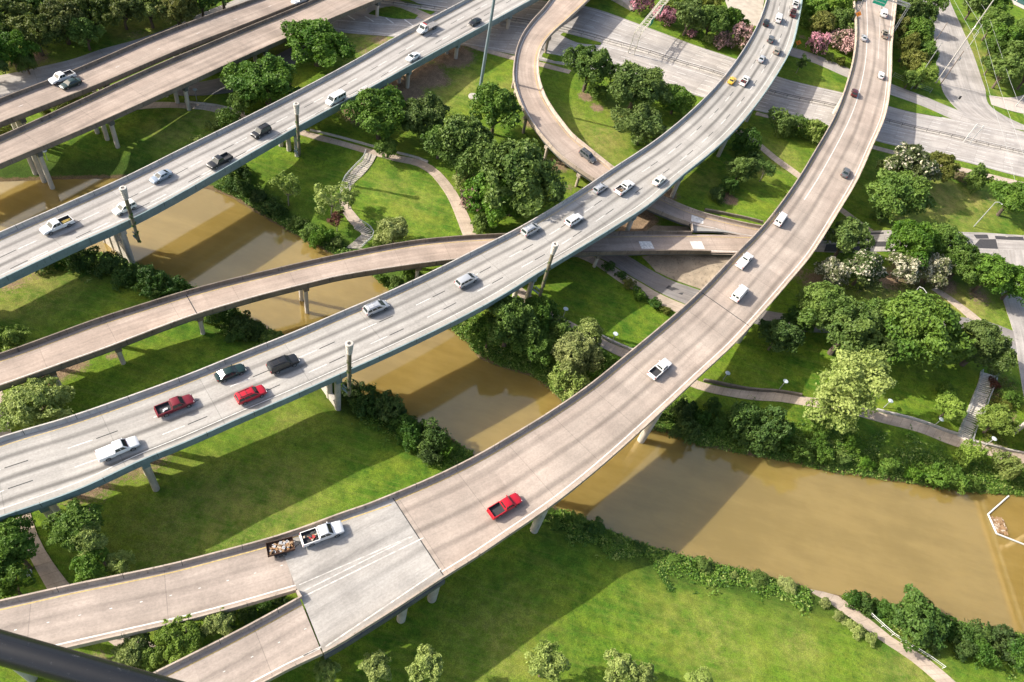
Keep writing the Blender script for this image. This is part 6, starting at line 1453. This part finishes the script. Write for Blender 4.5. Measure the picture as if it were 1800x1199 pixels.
orange_sign((1397, 88), 0, (1402, 74), 'orange diamond sign on the pavement beside the central viaduct')
orange_sign((1504, 34), Z3 + .4, (1502, 20), 'orange diamond sign fixed to the left barrier of the right viaduct', False)
orange_sign((1421, 14), 0, (1424, 1), 'orange diamond sign among trees at the top edge')
# small black and white board at the side street
b = G(1676, 186); r0 = empty('street_sign', b); tag(r0, 'small black and white board on a post in the side street mouth', 'sign')
m_ = MB(); m_.lathe([(.05, 0), (.05, 3)], 8); m_.build('post', GREYP, r0); m_ = MB(); m_.box((0, 0, 3.2), (1.0, .06, 1.2)); m_.build('board', BLACKL, r0); m_ = MB(); m_.box((-.35, -.04, 3.2), (.22, .02, 1.1)); m_.build('stripe', WHITEP, r0)
# stairs
def stairs(name, L, Rr, label, landings, rail=(True, True), railm=GREYP, stepm=None, gap=.42, lift=.16):
    st = Strip(L, Rr, .5); root = empty('staircase', st.at(st.s[-1] / 2, .5, 0)); tag(root, label, 'stairs')
    tb = MB(); n = int(st.s[-1] / gap); pz = None; lastz = None
    for k in range(n):
        d0, d1 = st.s[-1] * k / n, st.s[-1] * (k + 1) / n; f = (k + .5) / n
        land = any(a <= f <= b_ for a, b_ in landings)
        zc_ = H(*st.at((d0 + d1) / 2, .5, 0)[:2]) + lift
        q = [st.at(d0, 0, 0), st.at(d0, 1, 0), st.at(d1 - (0 if land else .16), 1, 0), st.at(d1 - (0 if land else .16), 0, 0)]
        top = [(x, y, zc_) for x, y, z in q]; bot = [(x, y, zc_ - .5) for x, y, z in q]
        tb.face(top[::-1]); 
        for j in range(4): tb.face([top[j], top[(j + 1) % 4], bot[(j + 1) % 4], bot[j]])
        if not land:
            q2 = [st.at(d1 - .16, 0, 0), st.at(d1 - .16, 1, 0), st.at(d1, 1, 0), st.at(d1, 0, 0)]; tb.face([(x, y, zc_ - .22) for x, y, z in q2][::-1], 1)
    tb.build('steps', [stepm or PSTAIR, DARKM], root)
    for t, on in ((0.0, rail[0]), (1.0, rail[1])):
        if not on: continue
        rl = MB(); m = max(4, int(st.s[-1] / 1.4)); P_ = [st.at(st.s[-1] * k / m, t, lift) for k in range(m + 1)]
        for a, b_ in zip(P_, P_[1:]):
            rl.bar((a[0], a[1], a[2] + .95), (b_[0], b_[1], b_[2] + .95), .14); rl.bar((a[0], a[1], a[2] + .5), (b_[0], b_[1], b_[2] + .5), .06)
        for a in P_: rl.bar(a, (a[0], a[1], a[2] + .95), .08)
        rl.build('handrail', railm, root)
    settle(root)
PSTAIR = concrete('stair_concrete', (.42, .38, .32), .2, .4)
stairs('staircase', [(1723, 654), (1715, 683), (1705, 707), (1691, 742), (1682, 767)], [(1749, 662), (1740, 690), (1730, 717), (1715, 750), (1705, 780)], 'long straight stairs down to the bank path at the right', [(.27, .31), (.50, .56), (.74, .79)], gap=.5, railm=PALE, stepm=concrete('pale_steps', (.62, .57, .50), .15, .3))
stairs('staircase', [(643, 269), (637, 283), (620, 300), (605, 318), (598, 341)], [(662, 274), (653, 290), (640, 306), (622, 323), (614, 338)], 'winding stairs dropping from the curved path across the lawn', [(0, .16), (.34, .52), (.76, 1)], rail=(True, False), railm=PALE, gap=.55)
stairs('staircase', [(632, 392), (652, 405), (657, 413), (636, 438)], [(622, 402), (635, 414), (628, 421), (607, 438)], 'short dog leg stairs ending under the curving ramp', [(.42, .58)], rail=(True, False), railm=PALE, gap=.5)
# low walls
def wall(pts, label, h=.5, w=.35, mat=None, name='garden_wall'):
    m_ = MB(); P_ = [G(*p) for p in pts]; P_ = catmull(P_, 2.0); P_ = [np.array([p[0], p[1], H(p[0], p[1])]) for p in P_]
    for a, b_ in zip(P_, P_[1:]): m_.bar(a + (0, 0, h / 2 - .1), b_ + (0, 0, h / 2 - .1), w, h + .2)
    return tag(m_.build(name, mat or CONC), label, 'wall')
wall([(545, 230), (600, 243), (650, 257), (700, 270), (735, 279), (752, 286)], 'pale low wall along the upper side of the curved path')
wall([(1057, 592), (1105, 614), (1130, 624)], 'short low wall on the bank path left of the right viaduct', .6)
wall([(1236, 670), (1320, 686), (1407, 696)], 'dark low wall along the bank path beside the thicket', .8, .4, CONCD); wall([(1540, 721), (1620, 742), (1682, 764)], 'low wall on the bank path left of the stairs foot', .6); wall([(1706, 776), (1750, 787), (1800, 798), (1860, 815)], 'low wall on the bank path right of the stairs foot', .6)
wall([(325, 180), (380, 187), (430, 201)], 'thin white wall along the white curved path', .6, .25, MEDC)
wall([(1238, 371), (1285, 380), (1340, 393)], 'retaining wall on the grass side of the loop ramp end', .8, .4, CONCD)
# railing of the river path
P_ = catmull([G(*p) for p in ((1483, 1047), (1508, 1064), (1532, 1086), (1567, 1117), (1600, 1138), (1628, 1155), (1656, 1175))], 1.6); r0 = empty('railing', P_[len(P_) // 2]); tag(r0, 'white tube railing along the river path at the bottom right', 'railing')
m_ = MB(); P_ = [(p[0], p[1], H(p[0], p[1]) + .05) for p in P_]
for z, rr_ in ((1.0, .05), (.55, .03)): m_.tube([(x, y, q + z) for x, y, q in P_], rr_, 8)
m_.build('rail', WHITEP, r0); m_ = MB()
for x, y, q in P_[::1]: m_.bar((x, y, q - .2), (x, y, q + 1.0), .07)
m_.build('posts', WHITEP, r0); settle(r0)
# floating boom
bp = [(1773, 872), (1737, 904), (1752, 938), (1800, 957), (1870, 985)]; m_ = MB(); bw = [W(x, y, WATER + .12) for x, y in bp]
for a, b_ in zip(bw, bw[1:]): m_.tube([a, b_], .17, 10, 0); 
fb = empty('floating_boom', bw[1]); tag(fb, 'white floating trash boom bent like an arrow on the brown water', 'boom'); m_.build('float', WHITEP, fb, True)
m_ = MB()
for a, b_ in zip(bw, bw[1:]): m_.bar(a - (0, 0, .2), b_ - (0, 0, .2), .44, .16)
m_.build('skirt', simple('boom_green', (.02, .16, .09), .6), fb); settle(fb)
m_ = MB(); rr = random.Random(5)
for _ in range(150):
    t = rr.random(); u = rr.random() ** 1.5; x = 1741 + t * 14 + u * 20; y = 908 + t * 28 + u * 4
    if x > 1772 or y > 942: continue
    p = W(x, y, WATER + rr.uniform(.02, .2)); m_.box(p, (rr.uniform(.3, 1.1), rr.uniform(.15, .4), .16), rr.randrange(4), rr.uniform(0, 3.14))
tag(m_.build('floating_debris', [WOODC[0], WOODC[6], WOODC[1], WOODC[0]]), 'raft of drifting litter caught inside the boom', 'debris', kind='stuff')
# wire fence beside the frontage lane
P_ = [G(*p) for p in ((1568, 136), (1590, 147), (1612, 156), (1634, 164))]; r0 = empty('wire_fence', P_[1]); tag(r0, 'thin wire fence below the hedge at the frontage lane', 'fence'); m_ = MB()
for a, b_ in zip(P_, P_[1:]):
    for z in (.6, 1.2, 1.8): m_.bar(a + (0, 0, z), b_ + (0, 0, z), .05)
m_.build('wires', PALE, r0); m_ = MB()
for p in P_: m_.bar(p, p + (0, 0, 1.9), .1)
m_.build('posts', PALE, r0); settle(r0)
# round glass building in the corner
cb_ = G(1846, -30); rb_ = float(np.linalg.norm((G(1786, 4) - cb_)[:2])); bd = empty('round_building', cb_); tag(bd, 'corner of a round glass building at the top right', 'building')
m_ = MB(); m_.lathe([(rb_ - .3, -1), (rb_ - .3, 8.2)], 72); m_.build('glass_wall', simple('facade_glass', (.03, .09, .09), .08), bd, True)
m_ = MB()
for k in range(72):
    a = 2 * math.pi * k / 72; m_.bar(((rb_ - .2) * math.cos(a), (rb_ - .2) * math.sin(a), -.5), ((rb_ - .2) * math.cos(a), (rb_ - .2) * math.sin(a), 8.1), .22)
for z in (.2, 2.8, 5.4): m_.lathe([(rb_ - .28, z), (rb_ - .05, z), (rb_ - .05, z + .25), (rb_ - .28, z + .25)], 72)
m_.build('mullions', WHITEP, bd); m_ = MB(); m_.lathe([(rb_ + .4, 8.2), (rb_ + .4, 8.9), (rb_ - 1, 9.0), (0.1, 9.3)], 72); m_.build('roof', simple('roof_white', (.6, .58, .55), .7), bd, True)
m_ = MB()
for k in range(96):
    a0, a1 = 2 * math.pi * k / 96, 2 * math.pi * (k + 1) / 96
    q = [(cb_[0] + r_ * math.cos(a), cb_[1] + r_ * math.sin(a)) for r_, a in ((rb_ - 1, a0), (rb_ + 4.2, a0), (rb_ + 4.2, a1), (rb_ - 1, a1))]; m_.face([(x, y, H(x, y) + .12) for x, y in q])
tag(m_.build('terrace', simple('terrace_stone', (.50, .43, .39), .8, var=.1)), 'pale curved terrace around the round glass building', 'path', kind='structure')
# pale wing walls of an overpass at the top edge
AB = concrete('abutment_concrete', (.45, .42, .37), .15, .35); r0 = empty('abutment', G(1085, 5)); tag(r0, 'pale sloped concrete abutment at the top edge near the lattice bridge', 'abutment'); m_ = MB()
for a, b_, z0, z1 in (((1040, -20), (1113, 20), 5.5, .4), ((1075, -25), (1122, 8), 5.0, .3)):
    p, q = G(*a), G(*b_); d = (q - p); d[2] = 0; d /= np.linalg.norm(d); n_ = np.array([-d[1], d[0], 0]) * .5
    m_.face([p + n_ + (0, 0, z0), p - n_ + (0, 0, z0), q - n_ + (0, 0, z1), q + n_ + (0, 0, z1)]); 
    for s_ in (1, -1): m_.face([p + n_ * s_ + (0, 0, z0), q + n_ * s_ + (0, 0, z1), q + n_ * s_ - (0, 0, 1), p + n_ * s_ - (0, 0, 1)])
    m_.face([q + n_ + (0, 0, z1), q - n_ + (0, 0, z1), q - n_ - (0, 0, 1), q + n_ - (0, 0, 1)])
m_.build('wing_wall', AB, r0)
m_ = MB(); pq = [G(1040, -20), G(1113, 20), G(1122, 8), G(1075, -25)]; m_.face([pq[0] + (0, 0, 4.9), pq[1] + (0, 0, .25), pq[2] + (0, 0, .2), pq[3] + (0, 0, 4.5)][::-1]); m_.build('slope', AB, r0); settle(r0)
kerbed('paved_lot', 'bleached paved ground at the top edge left of the central viaduct', 'paving', [(1258, -40), (1300, -40), (1350, -40)], [(1282, 22), (1305, 38), (1335, 48)], simple('bleached_paving', (.40, .35, .29), .9, var=.15, vs=.4), .09)
kerbed('driveway', 'pale driveway at the right edge by the side street', 'road', [(1738, 168), (1770, 172), (1812, 165)], [(1742, 184), (1780, 196), (1830, 205)], simple('bleached_drive', (.46, .40, .35), .9, var=.1), .13)
# helicopter landing skid close to the camera
m_ = MB(); ta, tb_ = ray(-420, 1138 - 420 * .285), ray(470, 1138 + 470 * .285)
m_.tube([CAM + ta * 1.62, CAM + ray(60, 1155) * 1.62, CAM + tb_ * 1.62], .0345, 40)
sk = tag(m_.build('landing_skid', (lambda t: t.out(t.bsdf(t.mix(t.mapr(t.noise(t.pos(), 60, 5, .7), .62, .72), (.011, .012, .014), (.06, .06, .065)), .26, 0, .4, t.bump(t.noise(t.pos(), 45, 4, .7), .12, .002)).outputs[0]))(NT('scuffed_black')), None, True), 'scuffed black tube of the aircraft crossing the bottom left corner', 'tube')
# ------------------------------------------------------------------ daylight
SUN_EL, SUN_TO = R(33), R(4)       # shadows fall towards +X (a little away from the camera)
wd = bpy.data.worlds.new('World'); scn.world = wd; wd.use_nodes = True
wn_ = wd.node_tree.nodes; bg = wn_['Background']
sky = wn_.new('ShaderNodeTexSky'); sky.sky_type = 'NISHITA'; sky.sun_disc = False
sky.sun_elevation = SUN_EL; sky.sun_rotation = math.atan2(-math.cos(SUN_TO), -math.sin(SUN_TO)) ; sky.air_density = 1.0; sky.dust_density = 4.5; sky.ozone_density = 1.0
wd.node_tree.links.new(sky.outputs[0], bg.inputs[0]); bg.inputs[1].default_value = .15
sl = bpy.data.lights.new('sun', 'SUN'); so = bpy.data.objects.new('sun', sl); COL.objects.link(so)
sl.energy = 4.4; sl.angle = R(.6); sl.color = (1.0, .94, .84)
dv = Vector((math.cos(SUN_EL) * math.cos(SUN_TO), math.cos(SUN_EL) * math.sin(SUN_TO), -math.sin(SUN_EL)))
so.rotation_euler = dv.to_track_quat('-Z', 'Y').to_euler()
so.location = (-60, 80, 120)
scn.view_settings.view_transform = 'Standard'; scn.view_settings.look = 'None'; scn.view_settings.gamma = 1.0
scn.view_settings.exposure = .78
scn.render.engine = 'CYCLES'; scn.cycles.max_bounces = 6; scn.cycles.use_denoising = True
